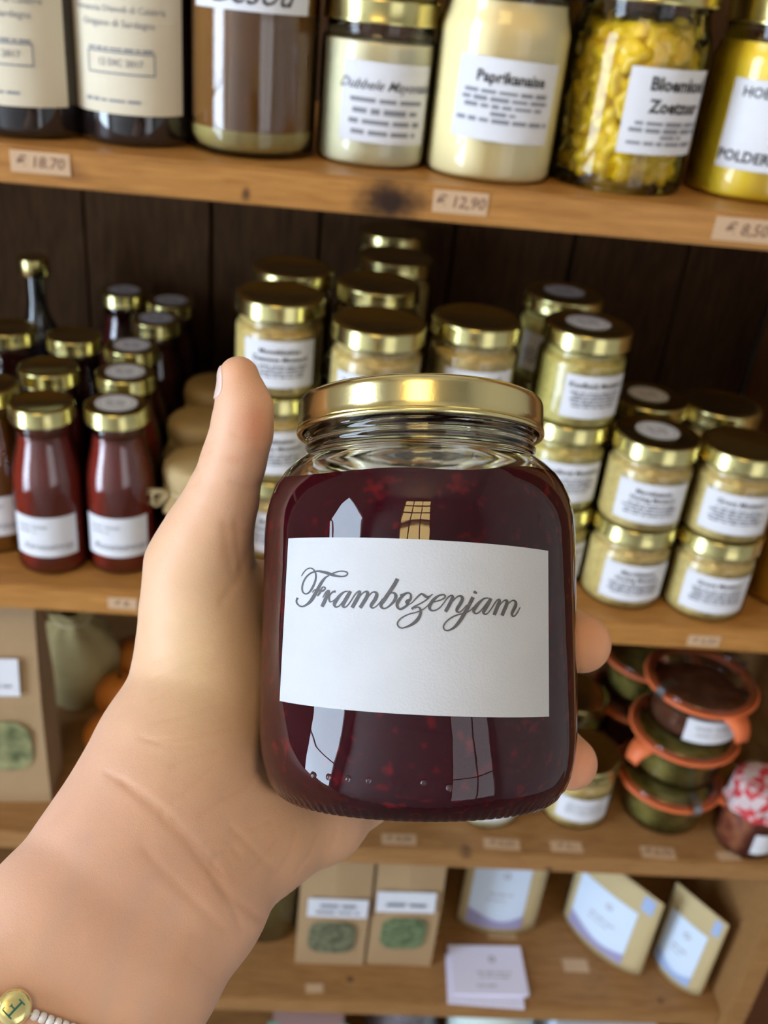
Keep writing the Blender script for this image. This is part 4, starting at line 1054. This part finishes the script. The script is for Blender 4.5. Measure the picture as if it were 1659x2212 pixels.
# copperplate strokes of the word, as (x, y, width)
A1 = (625.0, 1210.0, 6.381); A2 = (865.0, 1230.0, 6.144)
ST = [
 (A1, [(170,220,13),(200,170,15),(240,128,16),(290,110,16),(330,125,18),(358,165,20),(368,220,22),(358,290,26),(325,370,30),(280,440,24),(230,466,20),(190,440,20),(178,390,22),(190,320,22),(230,240,22),(290,185,22),(350,160,22),(400,152,26),(460,162,36),(530,180,42),(600,205,38),(670,222,28),(730,226,22),(780,215,22),(803,190,20),(790,165,20),(740,153,20),(680,156,20),(620,175,20),(575,192,18)]),
 (A1, [(550,212,14),(500,240,26),(450,300,38),(400,390,46),(350,480,48),(300,560,46),(240,615,32),(180,640,22),(130,620,20),(102,580,22),(105,545,26),(120,520,34)]),
 (A1, [(320,447,14),(345,415,18),(380,408,22),(420,420,32),(455,425,28),(490,405,22),(497,382,18),(470,370,18),(445,395,24),(420,450,30),(390,497,20)]),
 (A1, [(463,517,14),(500,450,18),(530,420,20),(545,430,34),(525,480,46),(490,560,50),(452,642,46)]),
 (A1, [(640,432,32),(600,440,26),(562,480,20),(548,530,24),(562,572,22),(600,565,16),(645,528,14)]),
 (A1, [(810,430,16),(760,438,22),(700,485,38),(645,560,50),(622,612,42),(645,648,22),(690,630,18),(740,570,16),(790,500,18),(825,450,18)]),
 (A1, [(845,428,44),(800,505,50),(757,580,50),(740,625,42),(760,650,24),(800,628,18),(850,562,16),(900,482,18),(945,436,20),(972,440,38),(950,505,50),(902,590,50),(866,656,48)]),
 (A1, [(930,562,14),(980,490,16),(1035,440,20),(1078,442,36),(1068,505,50),(1012,600,50),(976,657,48)]),
 (A1, [(1040,572,14),(1100,487,16),(1150,442,20),(1195,447,34),(1204,485,48),(1180,545,50),(1140,602,48),(1127,635,40),(1150,660,22),(1190,642,16),(1240,595,16),(1290,530,18)]),
 (A1, [(1492,256,52),(1440,350,52),(1370,455,52),(1310,545,52),(1270,602,46),(1265,640,38),(1300,668,24),(1350,652,22),(1410,602,30),(1455,545,44),(1468,492,44),(1450,458,30),(1410,450,20),(1365,485,14)]),
 (A1, [(1655,455,18),(1610,462,22),(1560,495,36),(1512,552,46),(1485,612,44),(1500,660,32),(1540,680,20),(1600,650,18),(1655,602,18)]),
 (A2, [(-5,345,22),(40,325,18),(100,310,20),(135,335,24),(135,385,32),(105,440,24),(60,490,20),(0,523,18)]),
 (A2, [(128,400,30),(95,420,46),(80,440,34),(110,462,16),(155,440,14),(200,390,18),(245,347,22),(280,325,26),(315,345,36),(350,368,34),(390,355,20),(427,328,14)]),
 (A2, [(385,368,16),(320,420,18),(250,460,18),(190,490,24),(150,528,38)]),
 (A2, [(185,512,22),(230,500,20),(262,525,28),(268,575,36),(240,645,44),(190,702,44),(130,742,34),(60,770,22),(10,778,20),(-28,755,20),(-40,715,20),(-15,670,20),(40,628,18),(120,592,18),(210,570,18),(295,532,16),(350,490,16),(385,452,16)]),
 (A2, [(385,442,14),(450,430,18),(520,410,18),(578,382,22),(592,352,24),(560,336,22),(500,352,28),(440,402,42),(397,462,46),(386,512,40),(410,545,26),(460,543,18),(520,508,16),(570,450,16),(620,382,18),(665,347,20),(690,360,38),(678,405,46),(640,482,48),(596,562,46)]),
 (A2, [(650,482,14),(700,412,16),(760,358,20),(805,357,34),(820,392,44),(795,452,46),(757,512,46),(746,550,36),(775,570,20),(820,540,16),(880,470,14)]),
 (A2, [(962,368,50),(920,452,50),(862,560,50),(802,660,48),(742,740,42),(690,785,28),(622,812,20),(580,795,20),(572,750,20),(610,690,20),(680,637,20),(760,602,20),(860,577,18),(930,540,16),(972,495,14)]),
 (A2, [(985,322,40),(992,305,54),(1002,292,36)]),
 (A2, [(1165,380,16),(1105,388,22),(1035,450,42),(983,520,48),(970,560,36),(1000,586,22),(1050,562,18),(1110,490,16),(1170,410,18)]),
 (A2, [(1198,385,46),(1160,462,48),(1112,542,48),(1100,575,38),(1125,596,22),(1160,577,16),(1210,512,16),(1265,425,18),(1295,400,20),(1312,412,38),(1300,455,46),(1270,532,48),(1241,606,46)]),
 (A2, [(1290,512,14),(1340,442,16),(1388,408,22),(1411,425,40),(1403,475,46),(1370,552,46),(1346,614,46)]),
 (A2, [(1385,512,14),(1440,442,16),(1490,412,20),(1524,432,34),(1524,482,44),(1495,542,44),(1476,586,38),(1490,622,22),(1520,610,18),(1555,560,18),(1585,502,14)]),
]
V, F = [], []
for si, (org, pts) in enumerate(ST):
    P_ = np.array([(org[0]+x/org[2], org[1]+y/org[2], w_/org[2]) for x, y, w_ in pts])
    Q = np.vstack([2*P_[0]-P_[1], P_, 2*P_[-1]-P_[-2]]); smp = []
    for i in range(1, len(Q)-2):
        for k in range(6):
            t = k/6; a, b_, c, d = Q[i-1:i+3]
            smp.append(0.5*((2*b_)+(-a+c)*t+(2*a-5*b_+4*c-d)*t*t+(-a+3*b_-3*c+d)*t**3))
    smp.append(P_[-1]); smp = np.array(smp)
    tg = np.gradient(smp[:, :2], axis=0); tg /= np.linalg.norm(tg, axis=1)[:, None]+1e-9
    nrm = np.stack([-tg[:, 1], tg[:, 0]], 1); n0 = len(V)
    for (x, y, w_), nn in zip(smp, nrm):
        for sg in (-.5, .5):
            V.append(hero_put(*pix_to_label(x+nn[0]*w_*sg, y+nn[1]*w_*sg), 0.00040+si*0.000002))
    for k in range(len(smp)-1):
        a = n0+2*k; F.append((a, a+2, a+3, a+1))
link('lettering', raw('lettering', V, F, 'hero_ink'), hl)

# ------------------------------------------------------------------ the hand (one continuous surface grown from a distance field)
def C(u, v, d, rpx): return (*cpt(u, v, d), rpx*d/FPX)
def Cm(u, v, d, r): return (*cpt(u, v, d), r)
THUMB = [C(516, 814, .268, 44), C(527, 880, .269, 56), C(522, 935, .271, 61), C(504, 998, .274, 64), C(479, 1080, .278, 74), C(452, 1150, .281, 89), C(430, 1225, .285, 106)]
THENAR = [C(430, 1225, .285, 108), C(433, 1320, .288, 124), C(437, 1420, .289, 138), C(434, 1510, .287, 152), C(400, 1600, .282, 163), C(357, 1690, .275, 156)]
ARM_A = [C(357, 1690, .275, 156), C(240, 1838, .262, 157), C(118, 1988, .250, 160), C(-110, 2270, .232, 175), C(-330, 2540, .218, 190), Cm(-720, 3020, .196, .0235)]
ARM_B = [C(500, 1795, .283, 150), C(420, 1950, .268, 150), C(315, 2112, .254, 153), C(120, 2400, .236, 172), C(-80, 2690, .222, 190), Cm(-440, 3200, .200, .0235)]
HYPO = [C(470, 1740, .287, 145), C(585, 1800, .290, 112), C(690, 1760, .300, 100), C(770, 1690, .318, 92), Cm(820, 1600, .334, .0120)]
META = [[Cm(470, 1560, .296, .018), Cm(600, 1400, .318, .015), Cm(735, 1278, .334, .0110)],
        [Cm(480, 1620, .298, .018), Cm(650, 1480, .326, .015), Cm(800, 1390, .341, .0110)],
        [Cm(500, 1680, .298, .018), Cm(680, 1580, .328, .015), Cm(825, 1500, .341, .0105)],
        [Cm(520, 1730, .297, .018), Cm(690, 1660, .326, .014), Cm(820, 1605, .337, .0100)]]
WEB = [Cm(440, 1260, .288, .0125), Cm(560, 1285, .303, .010), Cm(690, 1280, .327, .0100)]
FING = [[Cm(735, 1278, .334, .0105), Cm(880, 1262, .338, .0096), Cm(1040, 1290, .336, .0092), Cm(1165, 1338, .322, .0086), Cm(1256, 1390, .2945, .0091)],
        [Cm(800, 1390, .341, .0105), Cm(960, 1445, .340, .0096), Cm(1085, 1520, .332, .0092), Cm(1180, 1595, .314, .0084), Cm(1232, 1648, .2915, .0082)],
        [Cm(825, 1500, .341, .0100), Cm(945, 1560, .338, .0092), Cm(1040, 1620, .329, .0086), Cm(1095, 1665, .316, .0080), Cm(1120, 1690, .306, .0076)],
        [Cm(820, 1605, .337, .0092), Cm(900, 1640, .333, .0084), Cm(965, 1668, .326, .0076), Cm(1005, 1690, .317, .0070), Cm(1020, 1700, .311, .0066)]]
def d_chain(P, ch):
    best = None
    for (ax, ay, az, ra), (bx, by, bz, rb) in zip(ch, ch[1:]):
        a = np.array((ax, ay, az), np.float32); ba = np.array((bx-ax, by-ay, bz-az), np.float32)
        pa = P - a; h = np.clip(pa@ba/np.dot(ba, ba), 0, 1)
        d = np.sqrt(((pa - h[:, None]*ba)**2).sum(1)) - (ra+(rb-ra)*h)
        best = d if best is None else smin(best, d, 0.004)
    return best
def smin(a, b, k):
    h = np.clip(0.5+0.5*(b-a)/k, 0, 1); return b*(1-h)+a*h - k*h*(1-h)
def jar_sd(P):
    q = P - JC_c.astype(np.float32)
    h = q@ax_c.astype(np.float32); rad = np.sqrt(np.maximum((q*q).sum(1)-h*h, 1e-12))
    rr = 0.009; hc = (HB+0.046)/2; hh = (0.046-HB)/2
    dx = rad-(RJ+0.0004-rr); dy = np.abs(h-hc)-(hh+0.0002-rr)
    return np.minimum(np.maximum(dx, dy), 0)+np.sqrt(np.maximum(dx, 0)**2+np.maximum(dy, 0)**2)-rr
# creases: pixel polylines read off the palm, laid on the skin as shallow grooves (depth in m, half width in m)
def sdf(P):
    P = P.astype(np.float32)
    arm = smin(d_chain(P, ARM_A), d_chain(P, ARM_B), 0.022)
    d = smin(arm, d_chain(P, THENAR), 0.014)
    d = smin(d, d_chain(P, HYPO), 0.010)
    palm = None
    for c in META:
        e_ = d_chain(P, c); palm = e_ if palm is None else smin(palm, e_, 0.008)
    d = smin(d, palm, 0.012)
    d = smin(d, d_chain(P, WEB), 0.006)
    d = smin(d, d_chain(P, THUMB), 0.006)
    fg = None
    for c in FING:
        e_ = d_chain(P, c); fg = e_ if fg is None else np.minimum(fg, e_)
    d = smin(d, fg, 0.004)
    j = -jar_sd(P)
    k = 0.0015; h = np.clip(0.5-0.5*(j-d)/k, 0, 1)          # smooth max: the flesh flattens against the glass
    return d*h + j*(1-h) + k*h*(1-h)
def grow(vox):
    allp = np.array([p for ch in [THUMB, THENAR, ARM_A[:-1], ARM_B[:-1], HYPO, WEB]+META+FING for p in ch])
    lo = (allp[:, :3]-allp[:, 3:4]).min(0)-0.004; hi = (allp[:, :3]+allp[:, 3:4]).max(0)+0.004
    lo[0] = max(lo[0], cpt(-620, 0, .20)[0]); lo[1] = max(lo[1], cpt(0, 2950, .20)[1])
    B = 6; n = np.ceil((hi-lo)/(vox*B)).astype(int)
    gx = [lo[i]+vox*B*np.arange(n[i]+1) for i in range(3)]
    G = np.stack(np.meshgrid(*gx, indexing='ij'), -1).reshape(-1, 3)
    cd_ = sdf(G).reshape(n+1)
    N = n*B+1
    D = np.full(N, 1.0, np.float32)
    cc = [cd_[i:i+n[0], j:j+n[1], k:k+n[2]] for i in (0, 1) for j in (0, 1) for k in (0, 1)]
    mn = np.minimum.reduce([np.abs(c) for c in cc]); near = mn < vox*B*1.3
    sign = np.sign(cc[0])
    Dv = np.repeat(np.repeat(np.repeat(sign, B, 0), B, 1), B, 2); D[:-1, :-1, :-1] = Dv
    idx = np.argwhere(near)
    o = np.stack(np.meshgrid(*[np.arange(B+1)]*3, indexing='ij'), -1).reshape(-1, 3)
    for s in range(0, len(idx), 600):
        I = (idx[s:s+600, None, :]*B + o[None]).reshape(-1, 3)
        D[I[:, 0], I[:, 1], I[:, 2]] = sdf(lo+I*vox)
    # naive surface nets
    S = D < 0
    S[0] = S[-1] = False; S[:, 0] = S[:, -1] = False; S[:, :, 0] = S[:, :, -1] = False
    nx, ny, nz3 = [x-1 for x in N]
    cs = np.zeros((nx, ny, nz3), np.int8)
    offs = [(i, j, k) for i in (0, 1) for j in (0, 1) for k in (0, 1)]
    for (i, j, k) in offs: cs += S[i:i+nx, j:j+ny, k:k+nz3]
    act = (cs > 0) & (cs < 8); ids = np.argwhere(act)
    vid = -np.ones((nx, ny, nz3), np.int64); vid[act] = np.arange(len(ids))
    acc = np.zeros((len(ids), 3)); cnt = np.zeros(len(ids))
    corner = {c: D[ids[:, 0]+c[0], ids[:, 1]+c[1], ids[:, 2]+c[2]] for c in offs}
    for a in offs:
        for ax in range(3):
            if a[ax] == 0:
                b_ = list(a); b_[ax] = 1; b_ = tuple(b_)
                va, vb = corner[a], corner[b_]; mk = (va < 0) != (vb < 0)
                t = np.clip(va/(va-vb+1e-12), 0, 1); p = np.tile(np.array(a, float), (len(ids), 1)); p[:, ax] += t
                acc[mk] += p[mk]; cnt[mk] += 1
    vert = lo + (ids + acc/np.maximum(cnt, 1)[:, None])*vox
    faces = []
    for ax in range(3):
        e0 = [slice(None)]*3; e1 = [slice(None)]*3
        e0[ax] = slice(0, -1); e1[ax] = slice(1, None)
        ed = np.argwhere(S[tuple(e0)] != S[tuple(e1)])
        u_, w_ = [(1, 2), (2, 0), (0, 1)][ax]
        ok = (ed[:, u_] > 0) & (ed[:, w_] > 0) & (ed[:, u_] < [nx, ny, nz3][u_]) & (ed[:, w_] < [nx, ny, nz3][w_]); ed = ed[ok]
        q = []
        for (du, dw) in ((-1, -1), (0, -1), (0, 0), (-1, 0)):
            c = ed.copy(); c[:, u_] += du; c[:, w_] += dw; q.append(vid[c[:, 0], c[:, 1], c[:, 2]])
        q = np.stack(q, 1); inside = S[ed[:, 0], ed[:, 1], ed[:, 2]]
        q[~inside] = q[~inside][:, ::-1]
        faces.append(q)
    return vert, np.vstack(faces)
HV, HF = grow(0.0009)
def grad(P, e=0.0006):
    g = np.stack([sdf(P+np.eye(3)[i]*e)-sdf(P-np.eye(3)[i]*e) for i in range(3)], 1)
    return g/(np.linalg.norm(g, axis=1)[:, None]+1e-9)
NRM = grad(HV); HV = HV - NRM*sdf(HV)[:, None]        # settle the vertices on the surface
UV = np.stack([CX+FPX*HV[:, 0]/HV[:, 2], CY-FPX*HV[:, 1]/HV[:, 2]], 1)
facing = -(NRM*HV).sum(1)/np.linalg.norm(HV, axis=1)
def poly_dist(pts):
    best = np.full(len(UV), 1e9); pts = np.array(pts, float)
    for a, b_ in zip(pts, pts[1:]):
        ba = b_-a; pa = UV-a; h = np.clip((pa@ba)/np.dot(ba, ba), 0, 1)
        best = np.minimum(best, np.linalg.norm(pa-h[:, None]*ba, axis=1))
    return best
disp = np.zeros(len(HV))
CREASE = [  # polyline, half width px, depth mm
 ([(262,1690),(330,1745),(400,1815),(450,1880),(500,1940),(560,1985)], 7, .55),
 ([(230,1670),(300,1705),(370,1765),(430,1830),(480,1890)], 5, .30),
 ([(310,1835),(360,1890),(420,1950),(480,2010)], 9, .35),
 ([(320,1600),(380,1598),(440,1585),(500,1570)], 4, .22), ([(330,1560),(400,1545),(470,1520)], 4, .20),
 ([(300,1590),(350,1610),(420,1612)], 4, .18), ([(370,1655),(420,1630),(470,1620)], 4, .25),
 ([(350,1750),(400,1710),(440,1675),(465,1650)], 4, .28), ([(430,1762),(480,1728),(530,1700),(560,1660)], 5, .30),
 ([(490,1820),(545,1790),(585,1772)], 4, .25), ([(455,1880),(470,1840),(500,1830),(520,1850)], 5, .28),
 ([(500,1790),(545,1835),(590,1880)], 6, .40), ([(600,1810),(570,1850),(540,1880)], 5, .35), ([(640,1790),(625,1840),(600,1880)], 5, .40),
 ([(690,1790),(670,1840),(640,1880)], 4, .30), ([(730,1790),(715,1830)], 4, .25),
 ([(470,1912),(500,1955),(520,2005)], 6, .3), ([(400,2070),(440,2100),(470,2120)], 7, .2),
 ([(330,1430),(400,1405),(460,1380)], 4, .14), ([(320,1470),(390,1440),(450,1410)], 4, .14), ([(330,1510),(400,1470),(470,1440)], 4, .16),
 ([(540,1180),(520,1240),(480,1300)], 7, .30), ([(500,1040),(540,1052),(570,1045)], 5, .25), ([(505,940),(540,948),(580,945)], 6, .35),
 ([(500,1140),(540,1148)], 5, .25), ([(485,1130),(490,1180),(500,1230)], 8, .35), ([(510,1130),(515,1190),(522,1230)], 6, .3),
 ([(436,985),(460,972)], 4, .45), ([(424,1012),(450,1000)], 4, .35), ([(444,958),(470,950)], 4, .35), ([(405,1052),(432,1040)], 4, .25),
]
for pts, wpx, dep in CREASE:
    dd = poly_dist(pts); disp -= dep*(0.85e-3 if dep < .34 else 0.6e-3)*np.exp(-(dd/(wpx*1.3))**2)*np.clip(facing*5, 0, 1)
TEND = [([(450,1960),(360,2120),(300,2212)], 42, .5), ([(640,1880),(560,2000)], 30, .3)]
for pts, wpx, dep in TEND: disp += dep*1e-3*np.exp(-(poly_dist(pts)/wpx)**2)*(facing > 0.1)
HV2 = HV + NRM*disp[:, None]
# natural tone of the skin
base = np.array([0.66, 0.385, 0.25]); tone = np.tile(base, (len(HV), 1))
def flush(cu, cv, su, sv, col, k):
    g = k*np.exp(-(((UV[:, 0]-cu)/su)**2+((UV[:, 1]-cv)/sv)**2))
    tone[:] = tone*(1-g[:, None])+np.array(col)*g[:, None]
flush(430, 1420, 150, 260, (0.68, 0.47, 0.27), .8)          # paler palm pad
flush(200, 1900, 220, 260, (0.70, 0.41, 0.30), .7)          # pinker forearm
flush(555, 920, 38, 60, (0.66, 0.24, 0.12), .65)            # flushed thumb pad
flush(530, 800, 60, 40, (0.68, 0.33, 0.18), .6)
flush(640, 1800, 130, 90, (0.66, 0.38, 0.20), .6)
flush(1275, 1390, 90, 90, (0.66, 0.31, 0.16), .9)
flush(1260, 1650, 90, 80, (0.66, 0.29, 0.17), .9)
flush(505, 992, 22, 10, (0.62, 0.28, 0.18), .5)
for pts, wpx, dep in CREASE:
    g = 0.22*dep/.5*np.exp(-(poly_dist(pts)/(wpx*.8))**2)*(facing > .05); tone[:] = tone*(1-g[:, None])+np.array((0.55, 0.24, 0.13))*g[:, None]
VEIN = [[(320,1900),(270,2010),(240,2120),(220,2212)], [(380,1950),(330,2080),(310,2212)], [(180,1820),(140,1960),(90,2060)]]
for pts in VEIN:
    g = 0.16*np.exp(-(poly_dist(pts)/22)**2); tone[:] = tone*(1-g[:, None])+np.array((0.46, 0.36, 0.30))*g[:, None]
W3 = c2w(HV2)
wrist_base = c2w(cpt(-100, 2300, .234))
pe = thing('person', 'bare left hand and forearm gripping the raspberry jam jar, thumb up', 'person', tuple(wrist_base))
me = bpy.data.meshes.new('hand_and_forearm')
L3 = W3 - wrist_base
me.vertices.add(len(L3)); me.vertices.foreach_set('co', L3.astype(np.float32).ravel())
me.loops.add(HF.size); me.loops.foreach_set('vertex_index', HF.astype(np.int32).ravel())
me.polygons.add(len(HF)); me.polygons.foreach_set('loop_start', np.arange(0, HF.size, 4, dtype=np.int32))
try: me.polygons.foreach_set('loop_total', np.full(len(HF), 4, np.int32))
except Exception: pass
me.update(calc_edges=True); me.validate()
at_ = me.attributes.new('skin_tone', 'FLOAT_COLOR', 'POINT')
at_.data.foreach_set('color', np.hstack([tone, np.ones((len(tone), 1))]).astype(np.float32).ravel())
me.materials.append(MATS['skin']); me.shade_smooth()
hand = link('hand_and_forearm', me, pe)
# thumbnail: a curved plate on the outer side of the thumb tip
def march(P, DR, off=0.0, n=30):
    """walk every start point along its direction until it lies 'off' above the skin"""
    P = np.array(P, float); DR = np.array(DR, float)
    for _ in range(n): P = P - DR*((sdf(P)-off)*0.9)[:, None]
    return P
V, F = [], []
na, nl = 12, 12
st_, dr_, sd_ = [], [], []
for j in range(nl+1):
    t = j/nl; vv = 793+70*t; cc_ = cpt(np.interp(vv, [790, 880], [510, 524]), vv, .2685)
    for i in range(na+1):
        s = -1+2*i/na
        lim = 0.95*(1-0.45*abs(2*t-1)**5)
        ang = math.radians(8+46*s*lim)
        dr = np.array([-math.cos(ang), 0.02, -math.sin(ang)]); dr /= np.linalg.norm(dr)
        st_.append(cc_ + dr*0.02); dr_.append(dr); sd_.append(0.00045 - 0.0003*abs(s)**3)
sp = march(st_, dr_); dr_ = np.array(dr_); sd_ = np.array(sd_)
V = list(c2w(sp + dr_*sd_[:, None]) - wrist_base) + list(c2w(sp - dr_*0.0004) - wrist_base)
M_ = (na+1)*(nl+1)
for j in range(nl):
    for i in range(na):
        a = j*(na+1)+i; F.append((a, a+1, a+na+2, a+na+1)); F.append((M_+a+1, M_+a, M_+a+na+1, M_+a+na+2))
for i in range(na): F.append((M_+i, M_+i+1, i+1, i)); t = nl*(na+1)+i; F.append((t, t+1, M_+t+1, M_+t))
for j in range(nl): a = j*(na+1); F.append((a, a+na+1, M_+a+na+1, M_+a)); c = a+na; F.append((c+na+1, c, M_+c, M_+c+na+1))
nl_o = link('thumbnail', raw('thumbnail', V, F, 'nail', True), pe)
nl_o['label'] = 'short pale pink thumbnail'

# ------------------------------------------------------------------ bracelet
bc = cpt(-60, 2262, .2365)                                 # centre of the forearm section it circles
axd = np.array(cpt(-110, 2330, .232)) - np.array(cpt(200, 1920, .262)); axd /= np.linalg.norm(axd)
# the strand's plane passes the charm and the seed beads seen in the photo
e1 = np.array([1.0, 0.0, 0.0]); 
def on_skin(u, v, off):
    d = np.array([(u-CX)/FPX, -(v-CY)/FPX, 1.0]); t = 0.19
    for _ in range(80):
        s = sdf((d*t)[None])[0]-off
        t += s*0.8
        if abs(s) < 1e-6: break
    return d*t
pA, pB = on_skin(30, 2176, .0012), on_skin(118, 2208, .0012)
pln = np.cross(pB-pA, np.cross(axd, pB-pA)); 
tB = (pB-pA)/np.linalg.norm(pB-pA)
nP = axd - tB*np.dot(axd, tB); nP /= np.linalg.norm(nP)     # plane normal: nearly along the arm, containing A-B
axis_pt = np.array(cpt(0, 2235, .247)); axis_pt = axis_pt - nP*np.dot(axis_pt-pA, nP)
f1 = (pA-axis_pt); f1 -= nP*np.dot(f1, nP); f1 /= np.linalg.norm(f1); f2 = np.cross(nP, f1)
an_ = 2*math.pi*np.arange(240)/240
drs = f1[None]*np.cos(an_)[:, None]+f2[None]*np.sin(an_)[:, None]
loop = march(axis_pt+drs*0.06, drs, .0011, 40)
seg = np.linalg.norm(np.diff(np.vstack([loop, loop[:1]]), axis=0), axis=1); cum = np.concatenate([[0], np.cumsum(seg)])
tot = cum[-1]
bw_ = c2w(pA)
br = thing('bracelet', 'bracelet of clear seed beads with a round gold letter bead on the forearm', 'bracelet', tuple(bw_))
def at_len(s):
    s = s % tot; return np.array([np.interp(s, cum, np.append(loop[:, i], loop[0, i])) for i in range(3)])
link('cord', tube_me('cord', [c2w(at_len(tot*k/120))-bw_ for k in range(120)], 0.0003, 'silver_bead', 6, True), br)
bead_me = lathe_me('seed_bead', [(.0004, -.00075), (.0009, -.0008), (.00125, -.0004), (.00125, .0004), (.0009, .0008), (.0004, .00075), (.0004, -.00075)], 'silver_bead', 14)
nbd = int((tot-0.0095)/0.00185)
for k in range(nbd):
    s = 0.0052+k*(tot-0.0104)/(nbd-1)
    p, q = at_len(s), at_len(s+0.0004)
    z = Vector(cam_dir(q-p)).normalized(); o = link('seed_bead', bead_me, br)
    o.rotation_mode = 'QUATERNION'; o.rotation_quaternion = z.to_track_quat('Z', 'Y'); o.location = c2w(p)-bw_
# the letter bead: a flattened disc, face towards the viewer
nA = grad(pA[None])[0]
zc_ = Vector(cam_dir(nA)).normalized(); xt = Vector(cam_dir(tB)); xt = (xt - zc_*xt.dot(zc_)).normalized(); yt = zc_.cross(xt)
BM = Matrix(((xt.x, yt.x, zc_.x), (xt.y, yt.y, zc_.y), (xt.z, yt.z, zc_.z))).to_4x4()
cb = link('letter_bead', lathe_me('letter_bead', [(0, 0), (.0028, .0)] + arcpts(.0026, .0014, .0014, -80, 80, 8) + [(.0022, .0029), (0, .0030)], 'gold_bead', 40), br)
cb.matrix_local = Matrix.Translation(Vector(cam_dir(nA))*-0.0006) @ BM
LET = [((-.0003, -.0020), (.0007, -.0020), .0003), ((0.0, -.0020), (.0009, .0018), .00045), ((-.0006, .0016), (.0020, .0020), .0003), ((.0003, -.0004), (-.0012, -.0001), .0003), ((.0004, -.0020), (-.0014, -.0012), .0003)]
V, F = [], []
ang_ = math.radians(-52)
LET = [((-.0013, -.0019), (.0005, -.0019), .00028), ((-.0004, -.0019), (-.0004, .0019), .0005), ((-.0013, .0019), (.0017, .0019), .0003), ((-.0004, .0001), (.0009, .0001), .00028), ((.0017, .0019), (.0017, .0012), .00025), ((.0009, .0005), (.0009, -.0003), .00022)]
rot_ = math.radians(158)
for (a, c, wd) in LET:
    a2, c2 = [np.array((p[0]*math.cos(rot_)-p[1]*math.sin(rot_), p[0]*math.sin(rot_)+p[1]*math.cos(rot_))) for p in (a, c)]
    t = (c2-a2)/np.linalg.norm(c2-a2); nn = np.array((-t[1], t[0])); n0 = len(V)
    V += [(*(a2+nn*wd/2), .00304), (*(a2-nn*wd/2), .00304), (*(c2-nn*wd/2), .00304), (*(c2+nn*wd/2), .00304)]
    F.append((n0, n0+1, n0+2, n0+3))
link('letter', raw('letter', V, F, 'enamel'), cb)
